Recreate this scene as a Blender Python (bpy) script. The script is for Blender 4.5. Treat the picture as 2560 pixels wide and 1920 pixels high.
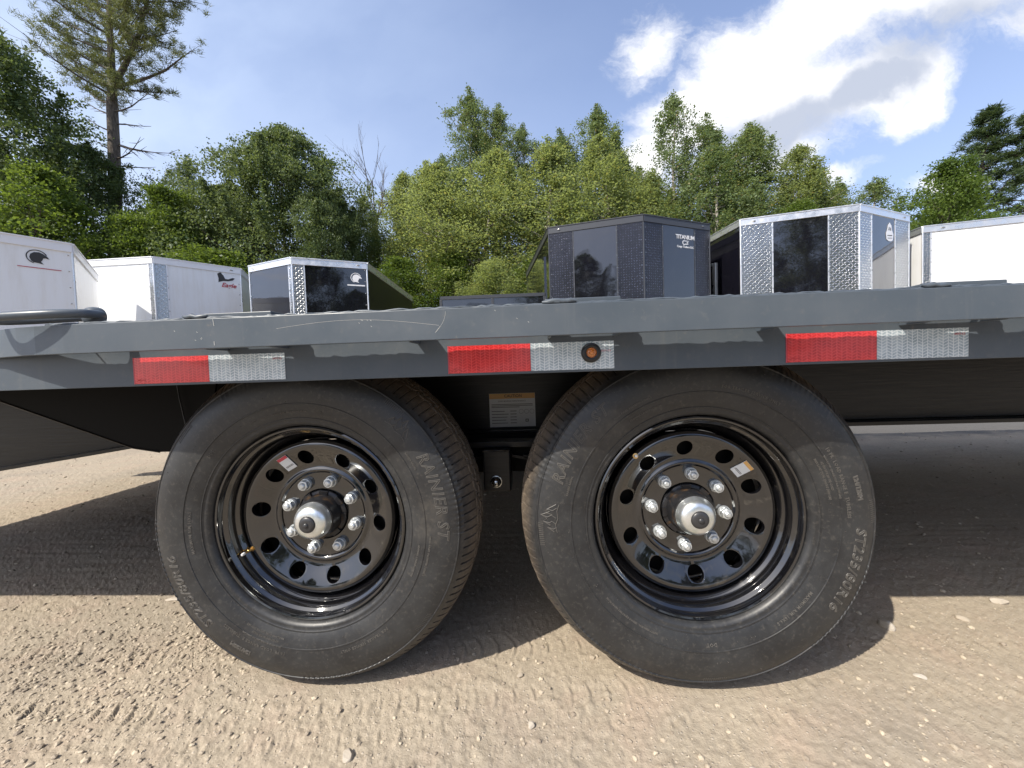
import bpy, bmesh, math, random
import numpy as np
from mathutils import Vector, Matrix
random.seed(4); rng = np.random.default_rng(4)
S = bpy.context.scene
for o in list(bpy.data.objects): bpy.data.objects.remove(o)
C = S.collection
R = math.radians

# ------------------------------------------------------------------ camera
cd = bpy.data.cameras.new('camera'); cam = bpy.data.objects.new('camera', cd); C.objects.link(cam)
cd.sensor_width = 36; cd.lens = 974.97/2560*36; cd.clip_start = .02; cd.clip_end = 3000
_F = Vector((-0.05412373, 0.9978481, -0.0370106)); _R = Vector((0.99804129, 0.05289533, -0.03340174)); _U = Vector((0.03137218, 0.03874593, 0.9987565))
cam.matrix_world = Matrix(((_R.x, _U.x, -_F.x, .0858), (_R.y, _U.y, -_F.y, -.8455), (_R.z, _U.z, -_F.z, .7117), (0, 0, 0, 1)))
S.camera = cam
# ------------------------------------------------------------------ light
SUN = Vector((-.70, -.69, 1.0)).normalized()
sl = bpy.data.lights.new('sun', 'SUN'); sl.energy = 4.4; sl.angle = R(.55); sl.color = (1, .93, .82)
so = bpy.data.objects.new('sun', sl); C.objects.link(so); so.rotation_euler = (-SUN).to_track_quat('-Z', 'Y').to_euler()
S.view_settings.view_transform = 'Standard'; S.view_settings.look = 'None'
S.view_settings.exposure = .6; S.view_settings.gamma = 1; S.view_settings.use_curve_mapping = False
S.cycles.max_bounces = 7; S.cycles.transparent_max_bounces = 8
W = bpy.data.worlds.new('World'); S.world = W; W.use_nodes = True

class NT:
    """small node-tree writer"""
    def __init__(s, tree): s.t = tree; s.n = tree.nodes; s.l = tree.links
    def add(s, typ, props=None, **inp):
        n = s.n.new(typ)
        for k, v in (props or {}).items(): setattr(n, k, v)
        for k, v in inp.items():
            key = int(k[1:]) if k[0] == '_' and k[1:].isdigit() else k.replace('_', ' ')
            s.put(n.inputs[key], v)
        return n
    def put(s, sock, v):
        if isinstance(v, bpy.types.NodeSocket): s.l.new(v, sock)
        elif isinstance(v, bpy.types.Node): s.l.new(v.outputs[0], sock)
        elif isinstance(v, (tuple, list)) and len(v) == 3 and sock.type == 'RGBA': sock.default_value = (*v, 1)
        else: sock.default_value = v
    def m(s, op, a, b=0.0, c=None, clamp=False):
        n = s.n.new('ShaderNodeMath'); n.operation = op; n.use_clamp = clamp
        s.put(n.inputs[0], a); s.put(n.inputs[1], b)
        if c is not None: s.put(n.inputs[2], c)
        return n.outputs[0]
    def mix(s, f, a, b):
        n = s.n.new('ShaderNodeMix'); n.data_type = 'RGBA'
        s.put(n.inputs[0], f); s.put(n.inputs[6], a); s.put(n.inputs[7], b); return n.outputs[2]
    def noise(s, scale, detail=4, rough=.55, vec=None, dist=0.0):
        n = s.n.new('ShaderNodeTexNoise'); n.inputs['Scale'].default_value = scale; n.inputs['Detail'].default_value = detail
        n.inputs['Roughness'].default_value = rough; n.inputs['Distortion'].default_value = dist
        if vec is not None: s.put(n.inputs['Vector'], vec)
        return n.outputs[0]
    def ss(s, v, a, b, lo=0.0, hi=1.0):
        n = s.n.new('ShaderNodeMapRange'); n.interpolation_type = 'SMOOTHSTEP'
        s.put(n.inputs[0], v); n.inputs[1].default_value = a; n.inputs[2].default_value = b
        n.inputs[3].default_value = lo; n.inputs[4].default_value = hi; return n.outputs[0]
    def bump(s, h, strength=.3, dist=.01, normal=None):
        n = s.n.new('ShaderNodeBump'); n.inputs['Strength'].default_value = strength; n.inputs['Distance'].default_value = dist
        s.put(n.inputs['Height'], h)
        if normal is not None: s.put(n.inputs['Normal'], normal)
        return n.outputs[0]

w = NT(W.node_tree); w.n.clear()
sky = w.add('ShaderNodeTexSky', dict(sky_type='NISHITA', sun_disc=False, sun_elevation=R(45.5), sun_rotation=R(225.4), altitude=200, air_density=1.0, dust_density=1.6, ozone_density=1.0))
tc = w.add('ShaderNodeTexCoord'); sep = w.add('ShaderNodeSeparateXYZ', _0=tc.outputs['Generated'])
X, Y, Z = sep.outputs
Yc = w.m('MAXIMUM', Y, .08); u = w.m('DIVIDE', X, Yc); v = w.m('DIVIDE', Z, Yc)
uv = w.add('ShaderNodeCombineXYZ', _0=u, _1=v, _2=0.0)
# streaky coordinate frame (clouds stretched up to the right)
def warp(sc, amp, seed):
    nn = w.n.new('ShaderNodeTexNoise'); nn.inputs['Scale'].default_value = sc; nn.inputs['Detail'].default_value = 5; nn.inputs['Roughness'].default_value = .6
    off = w.add('ShaderNodeVectorMath', dict(operation='ADD')); w.put(off.inputs[0], uv); off.inputs[1].default_value = (seed, seed*.7, 0)
    w.put(nn.inputs['Vector'], off); c = w.add('ShaderNodeVectorMath', dict(operation='SUBTRACT')); w.put(c.inputs[0], nn.outputs[1]); c.inputs[1].default_value = (.5, .5, .5)
    q = w.add('ShaderNodeVectorMath', dict(operation='SCALE')); w.put(q.inputs[0], c); q.inputs['Scale'].default_value = amp; return q
wv = w.add('ShaderNodeVectorMath', dict(operation='ADD')); w.put(wv.inputs[0], uv); w.put(wv.inputs[1], warp(5, .16, 3))
wsx = w.add('ShaderNodeSeparateXYZ', _0=wv); U2, V2 = wsx.outputs[0], wsx.outputs[1]
def blob(u0, v0, ru, rv, ang, val=1.0):
    a = R(ang); du = w.m('SUBTRACT', U2, u0); dv = w.m('SUBTRACT', V2, v0)
    p = w.m('DIVIDE', w.m('ADD', w.m('MULTIPLY', du, math.cos(a)), w.m('MULTIPLY', dv, math.sin(a))), ru)
    q = w.m('DIVIDE', w.m('SUBTRACT', w.m('MULTIPLY', dv, math.cos(a)), w.m('MULTIPLY', du, math.sin(a))), rv)
    d = w.m('SQRT', w.m('ADD', w.m('MULTIPLY', p, p), w.m('MULTIPLY', q, q)))
    return w.m('MULTIPLY', w.m('SUBTRACT', 1.0, d), val)
BL = [(.30, .50, .15, .09, 45), (.41, .60, .18, .13, 42), (.55, .70, .22, .15, 38), (.74, .82, .30, .15, 28), (1.05, .86, .42, .12, 8), (.64, .60, .30, .15, 20), (.86, .66, .22, .11, 30), (.52, .49, .26, .07, 10), (.93, .60, .13, .06, 40),
      (.30, .77, .10, .09, 40, .62), (.71, .43, .13, .035, 12, .75), (1.0, .42, .12, .045, 5, .8), (1.3, .80, .25, .07, 10, .7)]
dens = None
for b in BL:
    x = blob(*b); dens = x if dens is None else w.m('MAXIMUM', dens, x)
rotm = w.add('ShaderNodeMapping', _0=wv); rotm.inputs['Rotation'].default_value = (0, 0, R(-32)); rotm.inputs['Scale'].default_value = (1, 1.7, 1)
f1 = w.noise(7, 10, .68, rotm); f2 = w.noise(2.6, 4, .5, rotm)
dn = w.m('ADD', dens, w.m('MULTIPLY', w.m('SUBTRACT', f1, .52), 1.15))
mask = w.ss(dn, -.10, .60)
mask = w.m('MULTIPLY', mask, w.ss(Y, .12, .3))
# ordinary scattered clouds for the rest of the sky
Zc = w.m('MAXIMUM', Z, .12); pl = w.add('ShaderNodeCombineXYZ', _0=w.m('DIVIDE', X, Zc), _1=w.m('DIVIDE', Y, Zc), _2=0.0)
g1 = w.noise(1.1, 7, .55, pl)
back = w.m('MULTIPLY', w.ss(g1, .56, .72), w.m('MULTIPLY', w.ss(Y, .15, -.1), w.ss(Z, .05, .3)))
mask = w.m('MAXIMUM', mask, w.m('MULTIPLY', back, .8))
# thin veil of haze, stronger low and to the left
veil = w.m('MULTIPLY', w.ss(u, .6, -1.7), w.m('MULTIPLY', w.ss(Y, -.1, .3), w.ss(f2, .2, .75, .45, 1)))
veil = w.m('ADD', w.m('MULTIPLY', veil, .75), w.ss(Z, .75, .0, .15, .6), clamp=True)
# cloud shading: white where dense towards the light, greyer beneath
shade = w.m('ADD', w.m('MULTIPLY', w.m('SUBTRACT', f2, .5), 1.5), w.m('MULTIPLY', w.m('SUBTRACT', w.noise(6, 6, .6, rotm), .5), 1.2))
under = w.m('MAXIMUM', blob(.60, .545, .28, .07, 18), blob(.82, .64, .2, .055, 30))
under = w.m('MAXIMUM', under, w.m('MULTIPLY', blob(1.0, .76, .35, .08, 14), .6))
sh = w.m('ADD', w.ss(w.m('ADD', under, w.m('MULTIPLY', shade, .35)), -.2, .6), 0.0)
ccol = w.mix(sh, (6.3, 6.3, 6.4), (3.1, 3.4, 4.1))
tint = w.add('ShaderNodeMix', dict(data_type='RGBA', blend_type='MULTIPLY')); tint.inputs[0].default_value = 1
w.put(tint.inputs[6], sky); w.put(tint.inputs[7], (.98, 1.0, 1.18))
skyc = w.mix(veil, tint.outputs[2], (3.75, 4.5, 5.9))
col = w.mix(mask, skyc, ccol)
sd = w.add('ShaderNodeVectorMath', dict(operation='DOT_PRODUCT')); w.put(sd.inputs[0], tc.outputs['Generated']); sd.inputs[1].default_value = SUN
aur = w.m('POWER', w.m('MAXIMUM', sd.outputs['Value'], 0.0), 9.0)
col = w.mix(w.m('MULTIPLY', aur, .8, clamp=True), col, (16, 15.7, 15.3))
bg = w.add('ShaderNodeBackground', Color=col, Strength=.13)
w.l.new(bg.outputs[0], w.add('ShaderNodeOutputWorld').inputs[0])

# ------------------------------------------------------------------ object helpers
WL = {}
def tag(o, label=None, cat=None, group=None, kind=None):
    if label: o['label'] = label
    if cat: o['category'] = cat
    if group: o['group'] = group
    if kind: o['kind'] = kind
    return o
def place(o, loc, parent, local=False):
    C.objects.link(o)
    if parent is not None:
        o.parent = parent
        o.location = Vector(loc) if local else Vector(loc) - WL.get(parent.name, Vector())
        WL[o.name] = Vector(loc) + (WL.get(parent.name, Vector()) if local else Vector())
    else:
        o.location = loc; WL[o.name] = Vector(loc)
    return o
def empty(name, loc, parent=None, local=False):
    o = bpy.data.objects.new(name, None); o.empty_display_size = .1
    return place(o, loc, parent, local)
class MB:
    def __init__(s): s.v = []; s.f = []
    def add(s, v, f):
        b = len(s.v); s.v += [tuple(p) for p in v]; s.f += [tuple(i + b for i in q) for q in f]; return s
    def box(s, x0, x1, y0, y1, z0, z1):
        return s.add([(x0,y0,z0),(x1,y0,z0),(x1,y1,z0),(x0,y1,z0),(x0,y0,z1),(x1,y0,z1),(x1,y1,z1),(x0,y1,z1)],
                     [(0,3,2,1),(4,5,6,7),(0,1,5,4),(1,2,6,5),(2,3,7,6),(3,0,4,7)])
    def prism(s, poly, d, axis='z'):
        """poly 2D list, extruded between d=(a,b) on axis"""
        n = len(poly); a, b = d
        def P(p, t):
            return (p[0], p[1], t) if axis == 'z' else ((p[0], t, p[1]) if axis == 'y' else (t, p[0], p[1]))
        v = [P(p, a) for p in poly] + [P(p, b) for p in poly]
        f = [tuple(range(n))[::-1], tuple(range(n, 2*n))] + [(i, (i+1) % n, n+(i+1) % n, n+i) for i in range(n)]
        return s.add(v, f)
    def tube(s, path, r, n=8, closed=False, cap=True):
        P = [Vector(p) for p in path]; m = len(P); v = []; f = []; ref = None
        for i in range(m):
            a = P[(i-1) % m] if (closed or i > 0) else P[i]; b = P[(i+1) % m] if (closed or i < m-1) else P[i]
            t = (b-a).normalized()
            if ref is None: ref = t.orthogonal().normalized()
            ref = (ref - t*ref.dot(t)).normalized(); bi = t.cross(ref)
            rr = r[i] if isinstance(r, (list, tuple)) else r
            for k in range(n):
                an = 2*math.pi*k/n; v.append(P[i] + (ref*math.cos(an) + bi*math.sin(an))*rr)
        for i in range(m if closed else m-1):
            j = (i+1) % m
            for k in range(n): f.append((i*n+k, i*n+(k+1) % n, j*n+(k+1) % n, j*n+k))
        if cap and not closed: f += [tuple(range(n))[::-1], tuple(range((m-1)*n, m*n))]
        return s.add(v, f)
    def lathe(s, prof, n=96, closed=False):
        """profile (r, y) turned about the Y axis"""
        v = []; f = []; m = len(prof)
        for r, y in prof:
            for k in range(n):
                a = 2*math.pi*k/n; v.append((r*math.cos(a), y, r*math.sin(a)))
        for i in range(m if closed else m-1):
            j = (i+1) % m
            for k in range(n): f.append((i*n+k, j*n+k, j*n+(k+1) % n, i*n+(k+1) % n))
        return s.add(v, f)
    def mesh(s, name, smooth=None, bevel=0, seg=2):
        me = bpy.data.meshes.new(name); me.from_pydata(s.v, [], s.f)
        bm = bmesh.new(); bm.from_mesh(me)
        if bevel:
            es = [e for e in bm.edges if len(e.link_faces) == 2 and e.calc_face_angle(0) > R(35)]
            bmesh.ops.bevel(bm, geom=es, offset=bevel, segments=seg, affect='EDGES', profile=.5)
        bmesh.ops.recalc_face_normals(bm, faces=bm.faces)
        if smooth is not None:
            for q in bm.faces: q.smooth = True
            for e in bm.edges:
                if len(e.link_faces) == 2 and e.calc_face_angle(0) > R(smooth): e.smooth = False
        bm.to_mesh(me); bm.free(); return me
def link(name, me, mat, parent=None, loc=(0,0,0), rot=None, local=False):
    if me.name.startswith('tmp'): me.name = name
    if mat and not me.materials: me.materials.append(mat)
    o = bpy.data.objects.new(name, me)
    if rot is not None: o.rotation_euler = rot
    return place(o, loc, parent, local)
def part(name, mb, mat, parent, smooth=None, bevel=0, pivot=None, seg=2):
    """mesh given in world coordinates, re-centred on its own pivot"""
    V = np.array(mb.v); p = Vector(pivot) if pivot is not None else Vector(((V.min(0)+V.max(0))/2).tolist())
    mb.v = [(a[0]-p.x, a[1]-p.y, a[2]-p.z) for a in mb.v]
    return link(name, mb.mesh('tmp', smooth, bevel, seg), mat, parent, p)

# ------------------------------------------------------------------ materials
def mat(name, base=(.5,.5,.5), rough=.5, metal=0.0, fn=None, **kw):
    m = bpy.data.materials.new(name); m.use_nodes = True; t = NT(m.node_tree)
    b = t.n['Principled BSDF']; b.inputs['Base Color'].default_value = (*base, 1); b.inputs['Roughness'].default_value = rough; b.inputs['Metallic'].default_value = metal
    for k, v_ in kw.items(): b.inputs[k.replace('_', ' ')].default_value = v_
    if fn: fn(t, b)
    return m
def oc(t): return t.add('ShaderNodeTexCoord').outputs['Object']
def gpos(t): return t.add('ShaderNodeNewGeometry').outputs['Position']
def f_greypaint(t, b):
    p = gpos(t); n = t.noise(9, 5, .6, p); d = t.noise(60, 4, .6, p)
    c = t.mix(t.ss(n, .3, .75), (.064, .079, .096), (.080, .094, .109))
    c = t.mix(t.m('MULTIPLY', t.ss(d, .55, .8), .16), c, (.19, .18, .16))
    mp = t.add('ShaderNodeMapping', _0=p); mp.inputs['Scale'].default_value = (34, 34, 2.2); stv = t.noise(1.3, 5, .65, mp)
    c = t.mix(t.m('MULTIPLY', t.ss(stv, .55, .8), .22), c, (.17, .165, .15)); c = t.mix(t.m('MULTIPLY', t.ss(t.noise(28, 6, .75, p), .62, .72), .35), c, (.20, .18, .15))
    t.put(b.inputs['Base Color'], c); t.put(b.inputs['Roughness'], t.ss(n, .2, .8, .3, .46))
    t.put(b.inputs['Normal'], t.bump(t.noise(160, 2, .5, p), .06, .0015))
M = {}
M['grey'] = mat('grey_trailer_paint', rough=.38, fn=f_greypaint, Specular_IOR_Level=.35)
def f_blackframe(t, b):
    p = gpos(t); mp = t.add('ShaderNodeMapping', _0=p); mp.inputs['Scale'].default_value = (3, 3, 60)
    n = t.noise(3, 4, .6, mp); c = t.mix(t.ss(n, .35, .8), (.006, .006, .007), (.017, .017, .016)); t.put(b.inputs['Base Color'], c)
    t.put(b.inputs['Normal'], t.bump(n, .15, .004))
M['blackframe'] = mat('black_frame_paint', rough=.33, fn=f_blackframe, Specular_IOR_Level=.3)
M['deepblack'] = mat('black_underbody_paint', (.004,.004,.004), .5, Specular_IOR_Level=.08)
def f_rim(t, b):
    p = oc(t); n = t.noise(45, 5, .7, p); n2 = t.noise(7, 3, .5, p); v_ = t.ss(n, .56, .72)
    c = t.mix(t.m('MULTIPLY', v_, t.ss(n2, .4, .65, .1, .8)), (.004, .004, .005), (.04, .036, .03)); t.put(b.inputs['Base Color'], c)
    t.put(b.inputs['Roughness'], t.ss(t.m('MULTIPLY', n, n2), .2, .45, .05, .2))
    t.put(b.inputs['Normal'], t.bump(t.noise(20, 2, .5, p), .06, .003))
M['rim'] = mat('gloss_black_rim', (.008,.008,.009), .07, fn=f_rim, Coat_Weight=1.0, Coat_Roughness=.02, Coat_IOR=1.62)
def f_rubber(t, b):
    p = oc(t); s_ = t.add('ShaderNodeSeparateXYZ', _0=p)
    r = t.m('SQRT', t.m('ADD', t.m('MULTIPLY', s_.outputs[0], s_.outputs[0]), t.m('MULTIPLY', s_.outputs[2], s_.outputs[2])))
    n = t.noise(14, 6, .65, p); fine = t.noise(120, 4, .7, p)
    base = t.mix(t.ss(n, .3, .75), (.015, .0155, .017), (.028, .029, .030))
    base = t.mix(t.m('MULTIPLY', t.ss(fine, .5, .75), .35), base, (.11, .10, .085))
    dust = t.m('MULTIPLY', t.ss(t.m('ADD', r, t.m('MULTIPLY', t.m('SUBTRACT', n, .5), .03)), .352, .389), t.ss(fine, .25, .7, .45, 1))
    base = t.mix(t.m('MULTIPLY', dust, .8), base, (.20, .155, .11))
    blot = t.ss(t.noise(5.5, 5, .7, p), .58, .74)
    base = t.mix(t.m('MULTIPLY', blot, .28), base, (.12, .105, .085))
    t.put(b.inputs['Base Color'], base); t.put(b.inputs['Roughness'], t.ss(n, .2, .8, .36, .52))
    t.put(b.inputs['Normal'], t.bump(fine, .18, .0015))
M['rubber'] = mat('tyre_rubber', rough=.5, fn=f_rubber)
M['letter'] = mat('tyre_lettering', (.078,.073,.066), .5)
M['zinc'] = mat('zinc_nut', (.62,.65,.66), .42, .75)
M['chrome'] = mat('hub_cap_zinc', (.78,.8,.8), .30, .9, fn=lambda t, b: t.put(b.inputs['Base Color'], t.mix(t.ss(t.noise(30, 3, .6, oc(t)), .4, .7), (.78,.8,.8), (.6,.66,.64))))
M['hub'] = mat('hub_steel', (.02,.02,.022), .3, .3, fn=lambda t, b: t.put(b.inputs['Base Color'], t.mix(t.ss(t.noise(30, 4, .6, oc(t)), .52, .7), (.018,.018,.02), (.09,.055,.03))))
M['plug'] = mat('rubber_plug', (.03,.03,.032), .35)
M['brass'] = mat('brass_valve', (.65,.42,.16), .3, 1.0)
M['white_cap'] = mat('valve_tip', (.7,.7,.68), .4)
def f_tape(t, b):
    p = oc(t); s_ = t.add('ShaderNodeSeparateXYZ', _0=p); px, pz = s_.outputs[0], s_.outputs[2]
    # herringbone cells
    cw = .0085; col_ = t.m('FLOOR', t.m('DIVIDE', px, cw)); par = t.m('MODULO', t.m('ABSOLUTE', col_), 2.0)
    fx = t.m('SUBTRACT', t.m('DIVIDE', px, cw), col_)
    sl_ = t.m('MULTIPLY', t.m('SUBTRACT', par, .5), t.m('MULTIPLY', fx, 1.6))
    zz = t.m('ADD', t.m('DIVIDE', pz, .0052), sl_); fz = t.m('FRACT', zz)
    e = t.m('MINIMUM', t.m('MINIMUM', fz, t.m('SUBTRACT', 1.0, fz)), t.m('MULTIPLY', t.m('MINIMUM', fx, t.m('SUBTRACT', 1.0, fx)), 1.4))
    ln = t.ss(e, .06, .16, 1, 0); var = t.noise(60, 2, .5, p)
    return p, ln, var
def f_wtape(t, b):
    p, ln, var = f_tape(t, b)
    c = t.mix(ln, t.mix(t.ss(var, .35, .65), (.30, .36, .40), (.42, .48, .52)), (.66, .70, .72)); t.put(b.inputs['Base Color'], c)
def f_rtape(t, b):
    p, ln, var = f_tape(t, b)
    c = t.mix(ln, t.mix(t.ss(var, .35, .65), (.42, .010, .012), (.55, .02, .02)), (.68, .05, .05)); t.put(b.inputs['Base Color'], c)
M['wtape'] = mat('white_reflective_tape', (.6,.62,.62), .22, .25, fn=f_wtape, Coat_Weight=.5, Coat_Roughness=.05)
M['rtape'] = mat('red_reflective_tape', (.5,.02,.02), .22, .1, fn=f_rtape, Coat_Weight=.5, Coat_Roughness=.05)
M['amber'] = mat('amber_lens', (.75,.25,.04), .08, 0, Transmission_Weight=.25, Coat_Weight=1)
M['amber_dark'] = mat('amber_ring', (.2,.07,.02), .15)
M['grommet'] = mat('black_grommet', (.012,.012,.013), .35)
M['paper'] = mat('label_paper', (.62,.64,.65), .5); M['ink'] = mat('black_ink', (.03,.03,.03), .6); M['orange'] = mat('orange_print', (.62,.36,.12), .5)
M['redink'] = mat('red_ink', (.45,.05,.07), .5); M['scratch'] = mat('paint_scratch', (.42,.42,.40), .5)
def f_glossblack(t, b):
    p = oc(t); t.put(b.inputs['Normal'], t.bump(t.noise(1.6, 2, .5, p), .55, .02))
    d = t.noise(8, 5, .7, p); t.put(b.inputs['Base Color'], t.mix(t.ss(d, .5, .8), (.006,.006,.010), (.018,.018,.022)))
M['pblack'] = mat('gloss_black_panel', (.008,.008,.011), .035, fn=f_glossblack, Coat_Weight=1.0, Coat_Roughness=.02, Coat_IOR=1.65)
def f_pwhite(t, b):
    p = oc(t); mp = t.add('ShaderNodeMapping', _0=p); mp.inputs['Scale'].default_value = (6, 6, .8)
    d = t.noise(2, 5, .65, mp); t.put(b.inputs['Base Color'], t.mix(t.ss(d, .4, .8), (.78,.79,.79), (.70,.69,.66)))
    t.put(b.inputs['Normal'], t.bump(t.noise(1.5, 2, .5, p), .3, .012))
M['pdull'] = mat('black_side_panel', (.012,.012,.013), .3, Specular_IOR_Level=.15)
M['pwhite'] = mat('white_panel', (.78,.79,.79), .22, fn=f_pwhite)
def f_diamond(t, b, lo=.5, hi=1.15):
    p = oc(t); s_ = t.add('ShaderNodeSeparateXYZ', _0=p); k = .035
    a = t.m('DIVIDE', s_.outputs[0], k); c = t.m('DIVIDE', s_.outputs[2], k)
    ia, ic = t.m('FLOOR', a), t.m('FLOOR', c); fa = t.m('SUBTRACT', t.m('SUBTRACT', a, ia), .5); fc = t.m('SUBTRACT', t.m('SUBTRACT', c, ic), .5)
    par = t.m('SUBTRACT', t.m('MULTIPLY', t.m('MODULO', t.m('ABSOLUTE', t.m('ADD', ia, ic)), 2.0), 2.0), 1.0)
    q1 = t.m('MULTIPLY', t.m('ADD', fa, t.m('MULTIPLY', fc, par)), .7071); q2 = t.m('MULTIPLY', t.m('SUBTRACT', fa, t.m('MULTIPLY', fc, par)), .7071)
    d = t.m('SQRT', t.m('ADD', t.m('POWER', t.m('DIVIDE', q1, .56), 2.0), t.m('POWER', t.m('DIVIDE', q2, .17), 2.0)))
    h = t.ss(d, .35, 1.0, 1, 0)
    bc = b.inputs['Base Color'].default_value; bc = (bc[0], bc[1], bc[2])
    wn = t.add('ShaderNodeTexWhiteNoise', dict(noise_dimensions='2D'), Vector=t.add('ShaderNodeCombineXYZ', _0=ia, _1=ic))
    lug_glint = t.mix(wn.outputs[0], (bc[0]*.9, bc[1]*.9, bc[2]*.9), tuple(min(1, x*hi) for x in bc))  # random lug tint: bright and dark reflections painted into the base colour
    t.put(b.inputs['Base Color'], t.mix(h, (bc[0]*lo, bc[1]*lo, bc[2]*lo), lug_glint))
    t.put(b.inputs['Normal'], t.bump(h, 1.0, .014, t.bump(t.noise(2, 2, .5, p), .4, .02)))
M['atp'] = mat('bright_diamond_plate', (.80,.82,.83), .26, 1.0, fn=f_diamond)
M['atp_black'] = mat('black_diamond_plate', (.13,.13,.145), .2, 1.0, fn=lambda t, b: f_diamond(t, b, .45, 3.0))
M['alu'] = mat('aluminium_trim', (.78,.79,.80), .3, .85, fn=lambda t, b: t.put(b.inputs['Roughness'], t.ss(t.noise(12, 4, .6, oc(t)), .3, .7, .25, .45)))
M['trimwhite'] = mat('white_trim', (.74,.75,.77), .3)
M['trimblack'] = mat('black_trim', (.05,.053,.06), .3, .2)
M['roof'] = mat('metal_roof', (.45,.46,.47), .4, .6)
M['wood'] = mat('deck_wood', (.25,.16,.09), .8, fn=lambda t, b: t.put(b.inputs['Base Color'], t.mix(t.noise(14, 5, .6, oc(t)), (.16,.10,.06), (.32,.22,.13))))
M['steel'] = mat('galvanised_bolt', (.5,.5,.48), .25, 1.0)
def f_ground(t, b):
    p = gpos(t)
    big = t.noise(.9, 5, .6, p); mid = t.noise(5, 6, .65, p); fin = t.noise(70, 6, .7, p); vf = t.noise(260, 3, .6, p)
    c = t.mix(t.ss(big, .35, .65), (.365, .308, .232), (.33, .285, .222))
    c = t.mix(t.m('MULTIPLY', t.ss(mid, .45, .72), .5), c, (.38, .285, .222))
    c = t.mix(t.m('MULTIPLY', t.ss(t.noise(2.1, 4, .6, p), .52, .7), .55), c, (.27, .235, .19))
    c = t.mix(t.ss(fin, .38, .68, .0, .5), c, (.21, .175, .13))
    vo = t.add('ShaderNodeTexVoronoi', dict(feature='F1')); vo.inputs['Scale'].default_value = 130; t.put(vo.inputs['Vector'], p)
    st = t.m('MULTIPLY', t.ss(vo.outputs['Distance'], .12, .36, 1, 0), t.ss(t.add('ShaderNodeSeparateColor', _0=vo.outputs['Color']).outputs[0], .60, .72))
    c = t.mix(t.m('MULTIPLY', st, .7), c, t.mix(t.add('ShaderNodeSeparateColor', _0=vo.outputs['Color']).outputs[1], (.30,.27,.23), (.52,.46,.38)))
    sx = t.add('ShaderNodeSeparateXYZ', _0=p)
    shade_mask = t.m('MULTIPLY', t.ss(t.m('ADD', sx.outputs[1], t.m('MULTIPLY', mid, .6)), 2.9, 3.3), t.ss(t.m('ADD', sx.outputs[0], mid), .6, 1.6))  # far right ground colour darkened, painted shade beyond the deck's own shadow
    c = t.mix(shade_mask, c, t.mix(fin, (.065, .064, .062), (.125, .12, .115)))
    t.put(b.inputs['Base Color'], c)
    h = t.m('ADD', t.m('MULTIPLY', fin, .9), t.m('ADD', t.m('MULTIPLY', vf, .5), t.m('MULTIPLY', st, .5)))
    t.put(b.inputs['Normal'], t.bump(h, .6, .005, t.bump(mid, .25, .012)))
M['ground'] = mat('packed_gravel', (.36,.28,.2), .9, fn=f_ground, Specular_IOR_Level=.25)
def f_rock(t, b):
    p = gpos(t); n = t.noise(40, 4, .6, p); big = t.noise(9, 2, .5, p)
    t.put(b.inputs['Base Color'], t.mix(t.ss(big, .35, .65), t.mix(n, (.26,.22,.17), (.42,.36,.28)), t.mix(n, (.33,.30,.26), (.50,.45,.38))))
    t.put(b.inputs['Normal'], t.bump(t.noise(150, 3, .6, p), .4, .003))
M['rock'] = mat('stone', (.4,.36,.3), .85, fn=f_rock)
M['pebble'] = mat('pebbles', (.36,.3,.23), .85, fn=lambda t, b: t.put(b.inputs['Base Color'], t.mix(t.add('ShaderNodeNewGeometry').outputs['Random Per Island'], (.22,.18,.14), (.47,.40,.30))))
def leafmat(name, dark, light, trans=.45, hue=None):
    m = bpy.data.materials.new(name); m.use_nodes = True; t = NT(m.node_tree); t.n.clear()
    g = t.add('ShaderNodeNewGeometry'); n = t.noise(.9, 3, .55, g.outputs['Position'])
    f = t.m('ADD', t.m('MULTIPLY', g.outputs['Random Per Island'], .65), t.ss(n, .35, .65, -.1, .45), clamp=True)
    c = t.mix(f, dark, light)
    if hue: c = t.mix(t.ss(g.outputs['Random Per Island'], .93, .97), c, hue)
    d = t.add('ShaderNodeBsdfPrincipled', Base_Color=c, Roughness=.5, Specular_IOR_Level=.3)
    tr = t.add('ShaderNodeBsdfTranslucent', Color=t.mix(.5, c, (light[0]*1.6, light[1]*1.5, light[2]*.7)))
    mx = t.add('ShaderNodeMixShader', _0=trans, _1=d.outputs[0], _2=tr.outputs[0])
    t.l.new(mx.outputs[0], t.add('ShaderNodeOutputMaterial').inputs[0]); return m
M['l_maple'] = leafmat('maple_leaves', (.04,.078,.026), (.155,.20,.085), .4)
M['l_dark'] = leafmat('dark_leaves', (.032,.062,.02), (.12,.165,.06), .4)
M['l_birch'] = leafmat('birch_leaves', (.10,.14,.05), (.25,.30,.13), .58, (.25,.20,.05))
M['l_aspen'] = leafmat('aspen_leaves', (.055,.098,.034), (.19,.245,.11), .42, (.2,.15,.05))
M['l_bush'] = leafmat('bush_leaves', (.045,.085,.014), (.14,.20,.04), .5)
M['l_pine'] = leafmat('pine_needles', (.032,.058,.026), (.095,.135,.055), .3)
M['l_bigpine'] = leafmat('tall_pine_needles', (.06,.085,.03), (.18,.20,.08), .3)
def f_bark(c1, c2):
    def f(t, b):
        p = oc(t); mp = t.add('ShaderNodeMapping', _0=p); mp.inputs['Scale'].default_value = (8, 8, 1.6); n = t.noise(3, 6, .7, mp)
        t.put(b.inputs['Base Color'], t.mix(t.ss(n, .3, .7), c1, c2)); t.put(b.inputs['Normal'], t.bump(n, .8, .04))
    return f
M['bark'] = mat('grey_brown_bark', (.1,.08,.06), .9, fn=f_bark((.05,.04,.032), (.15,.125,.10)))
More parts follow.
